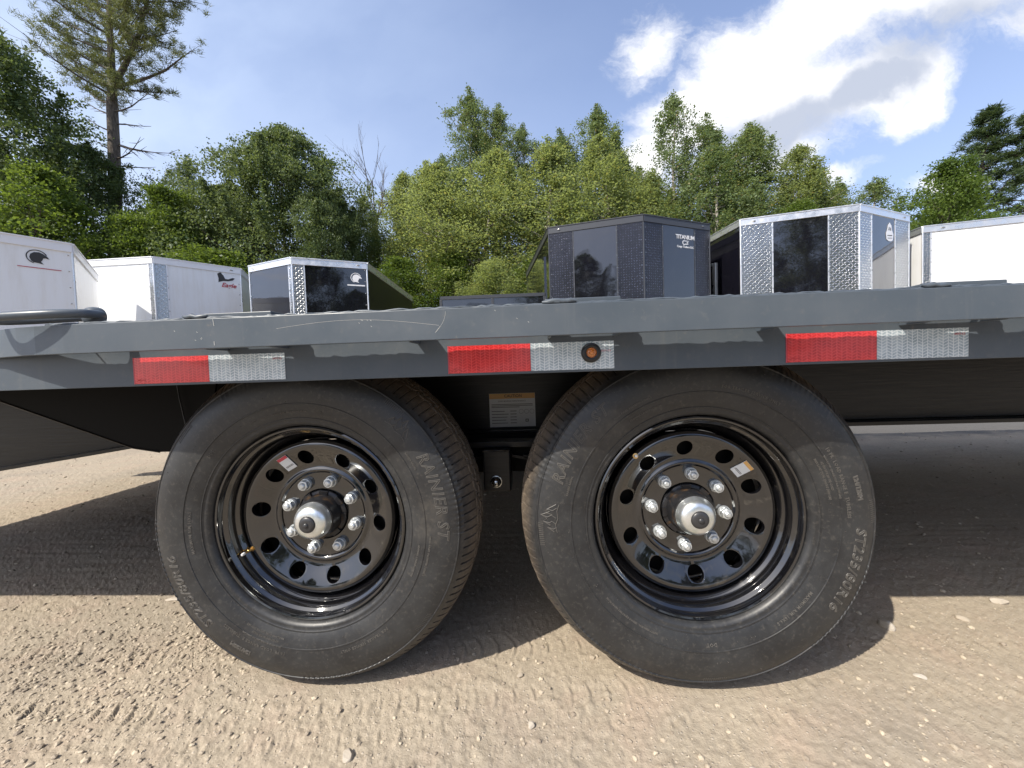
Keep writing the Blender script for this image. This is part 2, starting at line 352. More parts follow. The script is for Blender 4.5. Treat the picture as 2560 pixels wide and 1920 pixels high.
M['birchbark'] = mat('pale_birch_bark', (.4,.38,.34), .8, fn=f_bark((.12,.10,.08), (.46,.43,.38)))

# ------------------------------------------------------------------ ground
def vnoise(x, y, sc, seed):
    r_ = np.random.default_rng(seed); T = r_.random((256, 256))
    x = x*sc + seed*7.31; y = y*sc + seed*3.17; xi = np.floor(x).astype(int); yi = np.floor(y).astype(int); fx = x-xi; fy = y-yi
    fx = fx*fx*(3-2*fx); fy = fy*fy*(3-2*fy)
    g = lambda a, b_: T[a % 256, b_ % 256]
    return (g(xi, yi)*(1-fx)+g(xi+1, yi)*fx)*(1-fy) + (g(xi, yi+1)*(1-fx)+g(xi+1, yi+1)*fx)*fy
def gheight(x, y):
    h = (vnoise(x, y, 1.6, 1)-.5)*.010 + (vnoise(x, y, 6, 2)-.5)*.003 + (vnoise(x, y, 26, 3)-.5)*.0013 + (vnoise(x, y, 70, 4)-.5)*.0013
    det = np.exp(-np.maximum(0, y-3)/3)
    h += ((vnoise(x, y, 170, 5)-.5)*.0024 + (np.maximum(0, vnoise(x, y, 90, 6)-.74))*.010)*det
    # clods and coarse stones in rougher patches
    rough = np.clip((vnoise(x, y, 2.3, 8)-.48)*4, 0, 1)
    h += rough*np.maximum(0, vnoise(x, y, 45, 9)-.6)*.008
    # tyre tread prints running along the trailer
    yc = -.030 + .085*np.clip((-x-.1), -.4, .6)*-.9 + .012*np.sin(x*3)
    for off, wd, amp, sd in ((0, .030, .0052, 0), (-.075, .02, .002, .4), (.15, .045, .0045, .2), (.24, .03, .003, .1)):
        dy = y-(yc+off); band = np.clip(1.2-np.abs(dy)/wd, 0, 1)
        ph = (x + .25*dy + 9*dy*dy + sd*.03 + .006*(vnoise(x, y, 14, 15)-.5))/.041; fr = ph-np.floor(ph)
        lug = (np.exp(-((fr-.5)/.075)**2) - .8*np.exp(-((fr-.66)/.09)**2))*(.2+vnoise(x, y, 12, 11)) - .15
        keep = np.clip((vnoise(x, y, 4, 12)-.18)*4, 0, 1)
        h += amp*band*lug*keep
    # long drag lines behind
    h += .004*(vnoise(x*.12, y, 45, 13)-.5)*np.clip((y-.25)*3, 0, 1)
    # settle under the tyres
    for cx in (-.4318, .4318):
        dd = np.sqrt(((x-cx)/.16)**2 + ((y-.09)/.12)**2); h = np.where(dd < 1.4, h*np.clip((dd-.6)/.8, 0, 1) - .006*np.clip(1-dd, 0, 1), h)
    return h
rows = [.36]; 
while rows[-1] < 9: rows.append(rows[-1]*1.0062)
while rows[-1] < 600: rows.append(rows[-1]*1.12)
rows = np.array(rows); cols = np.concatenate([[-14, -6, -3, -2], np.linspace(-1.72, 1.72, 860), [2, 3, 6, 14]])
GX = .0858 + rows[:, None]*cols[None]; GY = -.8455 + np.repeat(rows[:, None], len(cols), 1)
GZ = gheight(GX, GY)*np.clip((40-rows)/30, 0, 1)[:, None]
# the same sheet goes on behind the camera as coarse rows
bx = np.concatenate([[.0858 + cols*r_ for r_ in (.36,)]]); nb = 3
GXb = np.stack([.0858 + cols*r_ for r_ in (60, 8, 1.0)]); GYb = np.stack([np.full(len(cols), y_) for y_ in (-300., -12., -1.2)])
GXb[0] = cols*60; GX = np.vstack([GXb, GX]); GY = np.vstack([GYb, GY]); GZ = np.vstack([np.zeros_like(GXb), GZ])
def gridmesh(name, GX, GY, GZ):
    nr, nc = GX.shape; V = np.stack([GX, GY, GZ], -1).reshape(-1, 3)
    i = np.arange(nr*nc).reshape(nr, nc); Fq = np.stack([i[:-1, :-1], i[:-1, 1:], i[1:, 1:], i[1:, :-1]], -1).reshape(-1, 4)
    return npmesh(name, V, Fq, True)
def npmesh(name, V, Fq, smooth=False):
    me = bpy.data.meshes.new(name); n, k = Fq.shape
    me.vertices.add(len(V)); me.vertices.foreach_set('co', V.astype(np.float32).ravel())
    me.loops.add(n*k); me.loops.foreach_set('vertex_index', Fq.astype(np.int32).ravel())
    me.polygons.add(n); me.polygons.foreach_set('loop_start', np.arange(0, n*k, k, dtype=np.int32))
    me.polygons.foreach_set('loop_total', np.full(n, k, dtype=np.int32))
    me.polygons.foreach_set('use_smooth', np.full(n, smooth)); me.update(calc_edges=True); return me
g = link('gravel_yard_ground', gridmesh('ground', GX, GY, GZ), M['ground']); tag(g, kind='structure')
# pebbles
bm = bmesh.new(); bmesh.ops.create_icosphere(bm, subdivisions=1, radius=1); ICO = np.array([v_.co[:] for v_ in bm.verts]); ICF = np.array([[q.index for q in f.verts] for f in bm.faces]); bm.free()
def pebbles(n, seed):
    r_ = np.random.default_rng(seed); d = .42*np.exp(r_.random(n)*2.2); x = .0858 + d*r_.uniform(-1.5, 1.5, n); y = -.8455+d
    k = int(n*.35); x[:k] = r_.normal(-1.12, .30, k); y[:k] = r_.normal(.0, .16, k)
    k2 = int(n*.1); x[k:k+k2] = r_.normal(-.75, .1, k2); y[k:k+k2] = r_.normal(.16, .07, k2)
    keep = ~((np.abs(np.abs(x)-.4318) < .15) & (y > -.02) & (y < .22)); x = x[keep]; y = y[keep]; n = len(x)
    s_ = .0016*np.exp(r_.random(n)**2*1.55)*(1+.25*np.maximum(0, y)); z = gheight(x, y)
    th = r_.random(n)*6.28; V = ICO[None]*(1+.35*(r_.random((n, 12, 1))-.5)); V = V*(s_[:, None, None]*np.stack([np.ones(n), r_.uniform(.6, .95, n), r_.uniform(.4, .7, n)], -1)[:, None])
    c_, s2 = np.cos(th)[:, None], np.sin(th)[:, None]; X_ = V[..., 0]*c_-V[..., 1]*s2; Y_ = V[..., 0]*s2+V[..., 1]*c_
    V = np.stack([X_+x[:, None], Y_+y[:, None], V[..., 2]+(z+s_*.15)[:, None]], -1).reshape(-1, 3)
    return npmesh('gravel', V, (ICF[None]+12*np.arange(n)[:, None, None]).reshape(-1, 3), False)
tag(link('loose_gravel', pebbles(10000, 5), M['pebble']), 'small loose pebbles strewn over the packed sandy ground', kind='stuff')
def rock(name, x, y, sx, sy, sz, rot, seed, label, grp=None):
    bm = bmesh.new(); bmesh.ops.create_icosphere(bm, subdivisions=3, radius=1); rr = random.Random(seed)
    for k in range(9):   # flatten random facets
        nrm = Vector((rr.gauss(0,1), rr.gauss(0,1), rr.gauss(0,.8))).normalized(); lim = rr.uniform(.55, .85)
        for v_ in bm.verts:
            d = v_.co.dot(nrm)
            if d > lim: v_.co -= nrm*(d-lim)*.92
    me = bpy.data.meshes.new(name); 
    for v_ in bm.verts: v_.co = Vector((v_.co.x*sx, v_.co.y*sy, v_.co.z*sz)); 
    bm.to_mesh(me); bm.free()
    o = link(name, me, M['rock'], None, (x, y, float(gheight(np.array([x]), np.array([y]))[0])+sz*.35), (rr.uniform(-.2,.2), rr.uniform(-.2,.2), rot))
    tag(o, label, 'stone', grp); return o
rock('stone', .999, .213, .020, .013, .014, 1.9, 1, 'pale egg shaped stone at the edge of the right wheel shadow', 'larger stones on the gravel')
rock('stone', 1.396, .317, .022, .013, .010, 2.6, 2, 'wedge shaped pale stone lying farthest right near the deck shadow edge', 'larger stones on the gravel')
rock('stone', 1.223, .247, .016, .009, .007, 2.5, 3, 'flat pale stone just left of the wedge shaped stone at right', 'larger stones on the gravel')
rock('stone', .925, .044, .012, .008, .005, 2.4, 4, 'small flat stone in the sun below the egg shaped stone', 'larger stones on the gravel')
rock('stone', -.279, -.165, .013, .012, .008, .4, 5, 'round whitish stone at the bottom edge below the left wheel', 'larger stones on the gravel')
rock('stone', .036, .031, .010, .007, .006, .3, 6, 'grey white stone between the bottoms of the two wheels', 'larger stones on the gravel')
rock('stone', .060, -.095, .008, .008, .006, 1.4, 7, 'small upright brown stone in front of the gap between the wheels', 'larger stones on the gravel')
rock('stone', -1.09, .345, .055, .012, .007, .05, 8, 'long thin pale stone lying in the shade left of the left wheel', 'larger stones on the gravel')
rock('stone', .446, -.175, .012, .010, .007, .8, 9, 'tan stone at the bottom edge below the right wheel', 'larger stones on the gravel')

# ------------------------------------------------------------------ the flatbed trailer
RY = -.1222; RUBY = -.182; ZT = .820; ZM = .7668; ZB = .7033
T = empty('flatbed_trailer', (0, 1.1, 0)); tag(T, 'grey deck-over flatbed trailer with two black wheels filling the foreground', 'trailer')
XL, XR, YF = -3.15, 4.6, 2.40
# side channel: web, top and bottom flange
b = MB(); b.prism([(RY, ZB), (RY+.045, ZB), (RY+.045, ZB+.006), (RY+.006, ZB+.006), (RY+.006, ZT-.008), (RY+.05, ZT-.008), (RY+.05, ZT-.002), (RY, ZT-.002)], (XL, XR), 'x')
part('side_channel', b, M['grey'], T, None, .0008)
# rub rail, bending in to meet the channel at its left end
path = [(XL, RY-.012), (-1.02, RY-.012), (-.975, RY-.015), (-.92, RY-.032), (-.87, RY-.046), (-.82, RUBY+.004), (-.76, RUBY), (XR, RUBY)]
b = MB(); pr = [(x, y) for x, y in path] + [(x, y+.009) for x, y in path[::-1]]
b.prism(pr, (ZM, ZT), 'z'); part('rub_rail', b, M['grey'], T, None, .0012)
for k in range(-6, 8):
    x0 = .117 + .615*k
    if x0 < -.9: continue
    for a in (x0, x0+.118):
        b = MB(); b.box(a-.0025, a+.0025, RUBY+.009, RY, ZM-.001, ZT+.004); part('stake_pocket_side', b, M['grey'], T, None, .0008)
    # raised lip of the pocket seen over the rail
    b = MB(); b.box(x0-.006, x0+.1216, RUBY+.012, RUBY+.017, ZT-.001, ZT+.0105); b.box(x0+.1166, x0+.1216, RUBY+.0172, RY+.02, ZT-.001, ZT+.0105); b.box(x0-.006, x0-.001, RUBY+.0172, RY+.02, ZT-.001, ZT+.0095)
    part('pocket_rim', b, M['grey'], T, None, .0012)
    if x0+.372 > -.9:
        b = MB(); b.box(x0+.370, x0+.375, RUBY+.009, RY, ZM-.002, ZT-.001); part('spacer_plate', b, M['grey'], T, None, .0008)
# weld bead along the back of the rail
pts = []; rs = []; x = -.98; rr = random.Random(7)
while x < 2.2:
    pts.append((x, RUBY+.0068 if x > -.8 else RY-.006, ZT+.0012+rr.uniform(-.0008, .0012))); rs.append(.0021*(1+rr.uniform(-.35, .35))); x += .009
b = MB(); b.tube(pts, rs, 6); part('weld_bead', b, M['grey'], T, 60)
for sx in (.105, -.535, .715, .118):
    pts = [(sx+i*.009, RUBY+.005+rr.uniform(-.001, .001), ZT+.003+rr.uniform(0, .003)) for i in range(6)]
    b = MB(); b.tube(pts, [.0022, .004, .0045, .004, .0045, .002], 8); part('weld_blob', b, M['grey'], T, 60)
# deck boards and cross members
for i in range(14):
    y0 = RY+.052+i*(YF-RY-.1)/14; b = MB(); b.box(XL, XR, y0, y0+(YF-RY-.1)/14-.004, .772, .812); part('deck_board', b, M['wood'], T)
for i in range(19):
    x0 = XL+.1+i*.41; b = MB(); b.box(x0, x0+.006, RY+.008, YF-.01, .712, .770); b.box(x0+.0061, x0+.05, RY+.008, YF-.01, .764, .770); part('cross_member', b, M['deepblack'], T)
b = MB(); b.box(XL, XR, YF, YF+.006, ZB, ZT); part('side_channel', b, M['grey'], T)
b = MB(); b.box(XL, XL+.006, RY+.052, YF-.002, ZB, ZT-.004); part('end_channel', b, M['grey'], T)
# main beams (I-section, the near one grows deeper towards the left)
for yb, nm in ((.40, 0), (1.82, 1)):
    b = MB()
    lo = [(XL, .225), (-1.77, .420), (-1.277, .4885), (-1.12, .5115), (XR, .5115)]
    b.prism([(x_, z_+.012) for x_, z_ in lo] + [(XR, .706), (XL, .706)], (yb, yb+.008), 'y')
    part('main_beam', b, M['blackframe'], T, None, .001)
    b = MB(); n_ = len(lo); vv = []
    for x_, z_ in lo: vv += [(x_, yb-.05, z_), (x_, yb+.058, z_), (x_, yb+.058, z_+.0115), (x_, yb-.05, z_+.0115)]
    ff = [(0, 3, 2, 1), (4*n_-4, 4*n_-3, 4*n_-2, 4*n_-1)]
    for i in range(n_-1):
        for k in range(4): ff.append((4*i+k, 4*i+(k+1) % 4, 4*i+4+(k+1) % 4, 4*i+4+k))
    b.add(vv, ff); part('bottom_flange', b, M['blackframe'], T, None, .001)
    b = MB(); b.box(XL, XR, yb-.05, yb+.058, .7063, .7115); part('top_flange', b, M['blackframe'], T)
# black plate in front of the beam left of the wheel
b = MB(); b.prism([(-1.62, .7010), (-1.62, .727-.003*1), (-1.62, .70), (-1.455, .6697), (-1.058, .5243), (-.978, .5111), (-.84, .5111), (-.80, .7010)][2:], (.2, .206), 'y')
part('side_gusset', b, M['deepblack'], T, None, .0006)
b = MB(); b.tube([(-1.455, .199, .6697), (-1.058, .199, .5243), (-.978, .199, .5111)], .0022, 6); part('gusset_edge', b, M['blackframe'], T, 60)
b = MB(); b.tube([(-.905, .19, .70), (-.90, .19, .66), (-.893, .19, .62), (-.885, .19, .575)], .0018, 6); part('brake_wire', b, M['grommet'], T, 60)
# suspension between the wheels
b = MB(); b.box(-.0582, .0174, .205, .285, .3797, .4930); hg = part('spring_hanger', b, M['blackframe'], T, None, .004)
b = MB(); b.box(-.105, .16, .24, .30, .4935, .5105); part('hanger_plate', b, M['blackframe'], T, None, .002)
b = MB(); b.tube([(-.058+i*.009, .203, .4935+rr.uniform(-.0015, .0015)) for i in range(9)], [.003+rr.uniform(0, .0015) for i in range(9)], 6); part('weld_bead', b, M['blackframe'], T, 60)
b = MB(); b.lathe([(0, -.016), (.006, -.0155), (.0105, -.012), (.0135, -.005), (.0145, .002), (.0165, .0025), (.0165, .006), (0, .006)], 24)
bo = link('bolt', b.mesh('tmp', 50), M['steel'], hg, (-.0233, .199, .4078))
b = MB(); b.lathe([(0, -.001), (.0035, -.001), (.0035, .002)], 6); link('bolt_socket', b.mesh('tmp', 50), M['ink'], T, (-.0233, .1832, .4055))
for yb in (.30, 1.78):
    for (xa, xb) in ((-.9, -.02), (-.02, .86)):
        for k in range(4):
            dz = -k*.009; ins = k*.07; pts = [(xa+ins+(xb-xa-2*ins)*i/10, yb+.02, .46+dz-.05*(1-((i-5)/5)**2)) for i in range(11)]
            b = MB()
            for i in range(10):
                (x1, _, z1), (x2, _, z2) = pts[i], pts[i+1]
                b.add([(x1,yb,z1),(x2,yb,z2),(x2,yb+.06,z2),(x1,yb+.06,z1),(x1,yb,z1+.008),(x2,yb,z2+.008),(x2,yb+.06,z2+.008),(x1,yb+.06,z1+.008)], [(0,3,2,1),(4,5,6,7),(0,1,5,4),(1,2,6,5),(2,3,7,6),(3,0,4,7)])
            part('leaf_spring', b, M['blackframe'], T)
for xa in (-.4318, .4318):
    b = MB(); b.tube([(xa, .17, .378), (xa, 2.05, .378)], .038, 20); part('axle', b, M['blackframe'], T, 40)
b = MB(); b.box(-.40, .40, .315, .33, .405, .522); part('equaliser_beam', b, M['deepblack'], T, None, .003)
# caution label on the beam web
cl = MB(); cl.box(-.0565, .0900, .3985, .3998, .5285, .6360); lab = part('caution_label', cl, M['paper'], T)
def flat(name, x0, x1, z0, z1, y, m, par):
    b = MB(); b.box(x0, x1, y-.0004, y, z0, z1); return part(name, b, m, par)
flat('header_band', -.0560, .0895, .6190, .6355, .3984, M['orange'], lab)
def text_mesh(s_, size, extrude=0.0, bevel=0.0, fill='BOTH', shear=0.0, space=1.0, bold=0.0, align='CENTER', res=3):
    cu = bpy.data.curves.new('tmptext', 'FONT'); cu.body = s_; cu.size = size; cu.extrude = extrude; cu.bevel_depth = bevel; cu.shear = shear
    cu.space_character = space; cu.align_x = align; cu.align_y = 'CENTER'; cu.resolution_u = res; cu.fill_mode = fill; cu.offset = bold; cu.bevel_resolution = 1
    o = bpy.data.objects.new('tmptext', cu); C.objects.link(o); bpy.context.view_layer.update()
    me = bpy.data.meshes.new_from_object(o.evaluated_get(bpy.context.evaluated_depsgraph_get())); bpy.data.objects.remove(o); bpy.data.curves.remove(cu)
    me.name = 'tmp'; return me
def flat_text(name, s_, size, loc, m, par, local=False, **kw):
    me = text_mesh(s_, size, extrude=.0002, **kw); me.materials.clear()
    return link(name, me, m, par, loc, (math.pi/2, 0, 0), local)
flat_text('printed_word', 'CAUTION', .0125, (.020, .3977, .6272), M['ink'], lab, bold=.0002)
flat_text('printed_line', 'OVER BEARING MAINTENANCE', .0062, (.016, .3982, .6110), M['ink'], lab)
for i, (x1, z) in enumerate([(.082, .600), (.082, .5955), (.04, .591), (-.008, .578), (.004, .5685), (.0, .559), (-.004, .5495), (.002, .540)]):
    flat('printed_line', -.050, x1, z, z+.0016, .3984, M['ink'], lab)
for z in (.578, .5685, .559, .5495, .540): flat('printed_line', .010, .030, z, z+.0018, .3984, M['ink'], lab)
for xx in (.045, .062, .079):
    b = MB(); b.lathe([(.0066, -.0003), (.0072, -.0003), (.0072, 0), (.0066, 0)], 20, True); link('printed_ring', b.mesh('tmp'), M['ink'], lab, (xx, .3983, .577))
flat('printed_mark', .058, .068, .5440, .5530, .3984, M['ink'], lab); flat('printed_mark', .0600, .066, .5465, .5505, .3979, M['paper'], lab)
# reflector tape
for (x0, nm) in ((-.6911, 0), (-.0697, 1), (.540, 2), (1.155, 3)):
    for i, m_ in ((0, 'rtape'), (1, 'wtape')):
        b = MB(); b.box(x0+i*.1524+.0003, x0+(i+1)*.1524-.0003, RY-.0011, RY-.0002, ZB+.0045, ZB+.0553)
        tp = part('red_reflector_tape' if i == 0 else 'white_reflector_tape', b, M[m_], T, None)
    flat_text('tape_print', 'DOT-C2', .0048, (x0+.290, RY-.0014, .7405 if nm == 1 else .748), M['redink'], T)
    flat_text('tape_print', 'DOT-C2', .0042, (x0+.014, RY-.0014, ZB+.0115), M['rtape'], T)
    # thin border of the tape's clear film
    b = MB(); b.box(x0-.002, x0-.0001, RY-.0010, RY-.0002, ZB+.0040, ZB+.0558); part('tape_edge', b, M['redink'], T)
# amber side marker in its rubber grommet
mk = empty('marker_light', (.1932, RY-.001, .7375), T)
b = MB(); b.lathe([(.0095, -.0085), (.0125, -.0098), (.0155, -.0088), (.0178, -.005), (.0182, .0), (.0182, .002)], 40); link('grommet', b.mesh('tmp', 60), M['grommet'], mk, (0,0,0), None, True)
b = MB(); b.lathe([(0, -.0088), (.003, -.0086), (.0034, -.0072), (.0046, -.0070), (.005, -.0086), (.0066, -.0080), (.0070, -.0060), (.0082, -.0060), (.0086, -.0076), (.0096, -.0068), (.0096, 0)], 32); link('lens', b.mesh('tmp', 40), M['amber'], mk, (0,0,0), None, True)
b = MB(); b.lathe([(.0047, -.00715), (.0049, -.0078), (.0052, -.0082)], 32); link('lens_ring', b.mesh('tmp', 40), M['amber_dark'], mk, (0,0,0), None, True)
# tie-down loop on the top at the left
lp = []
for i in range(40):
    a = 2*math.pi*i/40; cx, cy = -.822, -.163
    ex = .088*math.copysign(abs(math.cos(a))**.75, math.cos(a)); ey = .040*math.copysign(abs(math.sin(a))**.8, math.sin(a))
    lp.append((cx+ex, cy+ey+.018*ex/.105-.004, ZT+.0125+.010*(ex+.1)/.2+.003*math.sin(a)))
b = MB(); b.tube(lp, .0080, 14, closed=True); part('tie_down_loop', b, M['grey'], T, 60)
b = MB(); b.lathe([(0, -.010), (.010, -.009), (.0165, -.004), (.0185, .004), (.0185, .012), (0, .012)], 28); part('loop_bracket', MB().add([(x_-.752, y_-.140, z_+.840) for x_, y_, z_ in b.v], b.f), M['grey'], T, 50)
# scratches in the rub rail paint
def scratch(pts, r_=.00024):
    b = MB(); b.tube([(x_, RUBY-.0001, z_) for x_, z_ in pts], r_, 4); part('paint_scratch', b, M['scratch'], T)
scratch([(-.36+i*.018, .797+.012*math.sin(i*.2)-.0003*i) for i in range(17)])
scratch([(-.060-.0006*i*i*.3, .815-.0035*i) for i in range(11)])
scratch([(-.070-.0018*i, .790-.0022*i) for i in range(6)]); scratch([(-.475+.0005*i, .818-.004*i) for i in range(4)], .0005)
scratch([(-.475, .779), (-.4745, .772)], .0006)
for i in range(14): x_, z_ = random.choice([(-.54, .80), (.03, .81), (-.2, .80), (-.5, .79), (.07, .80)]); x_ += random.uniform(-.015, .015); z_ += random.uniform(-.008, .008); scratch([(x_, z_), (x_+.002, z_-.0015)], .0004)

# ---------------- wheels
TP = [(.2235,.002),(.226,-.006),(.231,-.0115),(.2345,-.0125),(.238,-.0125),(.241,-.0145),(.2412,-.0158),(.2432,-.0160),(.2436,-.0152),(.250,-.0185),(.262,-.0225),(.2738,-.0252),(.2745,-.0266),(.2765,-.0268),(.2772,-.0258),(.288,-.0272),(.300,-.0276),(.314,-.0268),(.326,-.0244),(.338,-.0205),(.345,-.0172),(.3462,-.0182),(.348,-.0178),(.3486,-.0152),(.353,-.0112),(.357,-.0072),(.3605,-.003),(.364,.002),(.368,.008),(.3715,.0150),(.3748,.0225),(.3775,.031),(.3795,.0400),(.3798,.0408),(.3745,.0416),(.3745,.0470),(.3803,.0478),(.3815,.056),(.3822,.0640),(.3824,.0648),(.3755,.0658),(.3755,.0730),(.3829,.0740),(.3832,.082),(.3834,.088)]
TP = TP + [(r_, .176-y_) for r_, y_ in TP[::-1]]
PRr = [p[0] for p in TP[:26]]; PRy = [p[1] for p in TP[:26]]
def side_y(r_): return float(np.interp(r_, PRr, PRy))
N = 1440; P = np.array(TP); th = np.arange(N)*2*np.pi/N
r2 = np.repeat(P[:, 0][:, None], N, 1); y2 = np.repeat(P[:, 1][:, None], N, 1)
yy = y2; tt = np.broadcast_to(th[None], r2.shape)
# lateral sipes on the shoulders, zig-zag ribs on the tread
pitch = 2*np.pi/120; fr = (tt + np.where(yy > .088, .4, 0)*pitch - .15*np.minimum(np.abs(yy-.0), .176)*0)/pitch; k = fr-np.floor(fr)
shoulder = (r2 > .3585) & ((yy < .0400) | (yy > .136)); r2 = np.where(shoulder & (k < .14), r2-.0035, r2)
pk = 2*np.pi/60; fr = (tt + 2.2*(yy-.06))/pk; k = fr-np.floor(fr)
rib = (r2 > .3765) & (yy > .0400) & (yy < .136); r2 = np.where(rib & (k < .10), r2-.0045, r2)
# zig-zag groove walls
zz = .0030*np.sign(np.sin(tt*60))*((yy > .040) & (yy < .048) | (yy > .0645) & (yy < .0742) | (yy > .1018) & (yy < .1115) | (yy > .128) & (yy < .1362)); y2 = y2+zz
# fine hatch bands moulded in the outer sidewall (short arcs)
hb = ((yy < .088) & (r2 > .3440) & (r2 < .3585)); arc = (np.sin(tt*4+.6) > .35); kk = np.floor(tt/(2*np.pi/360)) % 2
y2 = np.where(hb & arc & (kk < 1), y2-.0012, y2)
VV = np.stack([r2*np.cos(tt), y2, r2*np.sin(tt)], -1).reshape(-1, 3); i = np.arange(len(TP)*N).reshape(len(TP), N); i2 = np.roll(i, -1, 1)
TYRE = npmesh('tyre', VV, np.stack([i[:-1], i[1:], i2[1:], i2[:-1]], -1).reshape(-1, 4), True); TYRE.materials.append(M['rubber'])
# sidewall lettering: bend flat text round the tyre
def ring_text(items):
    V = []; Fs = []
    for s_, size, rad, ang, kw in items:
        me = text_mesh(s_, size, **kw)
        co = np.zeros(len(me.vertices)*3); me.vertices.foreach_get('co', co); co = co.reshape(-1, 3); b0 = len(V)
        for x_, y_, z_ in co:
            a = R(ang)-x_/rad; rr_ = rad+y_; V.append((rr_*math.cos(a), side_y(rr_)-.0001-z_, rr_*math.sin(a)))
        Fs += [tuple(b0+q for q in p_.vertices)[::-1] for p_ in me.polygons]; bpy.data.meshes.remove(me)
    return V, Fs
OUT = dict(bevel=.0011, fill='NONE', res=2); SM = dict(extrude=.0008, res=1, bold=.00012)
items = [('RAINIER ST', .034, .314, 13, dict(OUT, shear=.25, space=1.15)), ('ST235/80R16', .031, .312, 208, dict(OUT, shear=.2, space=1.08)),
         ('124/120M', .013, .314, 240, dict(OUT)), ('10 PR  LOAD RANGE E  TUBELESS', .0095, .288, 244, dict(SM, space=1.1)),
         ('MAX LOAD SINGLE 1520 KG (3350 LBS)', .0055, .276, 247, SM), ('AT 550 KPA (80 PSI) COLD', .0055, .2665, 248, SM), ('MAX LOAD DUAL 1360 KG (3000 LBS)', .0055, .259, 247, SM),
         ('FOR TRAILER SERVICE ONLY', .0085, .288, 297, dict(SM, space=1.15)), ('TREAD 4 PLIES  POLYESTER 2 STEEL 2', .0055, .286, 347, SM), ('SIDEWALL 2 PLIES POLYESTER', .0055, .262, 343, SM),
         ('RAINIER RADIAL', .006, .289, 30, SM), ('MAXIMUM RIM 16X6.5', .0085, .262, 182, dict(SM, space=1.2)), ('SAFETY WARNING - SERIOUS INJURY MAY RESULT FROM', .0052, .258, 100, SM), ('DOT', .010, .262, 140, SM)]
LV, LF = ring_text(items)
# mountain emblem, moulded outlines
mtn = [(-.030, -.004), (-.020, .010), (-.016, .004), (-.008, .019), (-.002, .011), (.004, .024), (.013, .006), (.017, .012), (.030, -.006)]
b = MB()
def onring(x_, y_, rad=.315, ang=44, d=.0006):
    a = R(ang)-x_/rad; r_ = rad+y_; return (r_*math.cos(a), side_y(r_)-d, r_*math.sin(a))
b.tube([onring(*p_) for p_ in mtn], .0010, 5)
for pl_ in ([(-.008,.019),(-.011,.006),(-.007,.001),(-.012,-.007)], [(.004,.024),(.001,.010),(.006,.002),(.0,-.008)], [(.004,.024),(.009,.012),(.007,.0)], [(-.02,.01),(-.024,-.002),(-.02,-.009)], [(.017,.012),(.016,.0),(.022,-.008)], [(-.032,-.010),(-.015,-.007),(0,-.012),(.016,-.009),(.03,-.012)]):
    b.tube([onring(*p_) for p_ in pl_], .0009, 5)
# thin wear bars and vent nibs
for i in range(46):
    a = random.uniform(0, 2*math.pi); r_ = random.choice([.2455, .262, .281, .297, .331, .258]); y_ = side_y(r_)
    b.tube([(r_*math.cos(a), y_, r_*math.sin(a)), (r_*math.cos(a)+random.uniform(-.001, .001), y_-.0028, r_*math.sin(a)+random.uniform(-.001, .001))], .0005, 4)
for a0 in (60, 150, 240, 330):
    for i in range(12): b.tube([onring(i*.004-.024, .010, .324, a0-10), onring(i*.004-.024, .020, .324, a0-10)], .0006, 4)
b0 = len(LV); LV = LV+b.v; LF = LF+[tuple(q+b0 for q in f) for f in b.f]
me = bpy.data.meshes.new('lettering'); me.from_pydata(LV, [], LF); me.update(); LETTER = me; LETTER.materials.append(M['letter'])
# rim barrel
b = MB(); b.lathe([(.2200,.0040),(.2225,.0015),(.2220,-.0020),(.2190,-.0038),(.2155,-.0026),(.2135,.0020),(.2128,.0090),(.2105,.0125),(.2060,.0150),(.2040,.0180),(.2030,.0340),(.2005,.0380),(.1960,.0420),(.1900,.0560),(.1860,.0620),(.1840,.0700),(.1840,.1000),(.1960,.1300),(.2030,.1420),(.2060,.1600),(.2160,.1740),(.2220,.1780),(.2220,.1720),(.2080,.1560),(.2060,.1380),(.1890,.1020),(.1890,.0700),(.2060,.0360),(.2080,.0170),(.2180,.0110)], 128, True)
RIM = b.mesh('tmp', 42); RIM.name = 'rim'
# wheel disc with ten round hand holes (boolean once)
b = MB(); b.lathe([(.1838,.0420),(.1800,.0370),(.1745,.0345),(.1690,.0350),(.1640,.0372),(.1560,.0410),(.1420,.0480),(.1280,.0555),(.1190,.0595),(.1150,.0590),(.1120,.0560),(.1090,.0550),(.1050,.0565),(.1010,.0620),(.0950,.0630),(.0700,.0630),(.0620,.0620),(.0600,.0640),(.0600,.0690),(.1050,.0690),(.1150,.0670),(.1250,.0660),(.1450,.0580),(.1650,.0480),(.1740,.0430),(.1790,.0440),(.1838,.0600)], 160, True)
disc_me = b.mesh('tmp', 50); cut = MB()
for i in range(10):
    a = R(36*i); cx, cz = .1450*math.cos(a), .1450*math.sin(a); cut.tube([(cx, .02, cz), (cx, .09, cz)], .0178, 28)
cme = cut.mesh('tmpcut'); do = bpy.data.objects.new('tmpdisc', disc_me); co_ = bpy.data.objects.new('tmpcut', cme); C.objects.link(do); C.objects.link(co_)
md = do.modifiers.new('b', 'BOOLEAN'); md.object = co_; md.operation = 'DIFFERENCE'; md.solver = 'EXACT'
bv = do.modifiers.new('v', 'BEVEL'); bv.width = .0012; bv.segments = 2; bv.limit_method = 'ANGLE'; bv.angle_limit = R(50)
bpy.context.view_layer.update(); DISC = bpy.data.meshes.new_from_object(do.evaluated_get(bpy.context.evaluated_depsgraph_get())); DISC.name = 'wheel_disc'
bpy.data.objects.remove(do); bpy.data.objects.remove(co_)
for me in (RIM, DISC):
    me.materials.clear(); me.materials.append(M['rim'])
    for p_ in me.polygons: p_.use_smooth = True
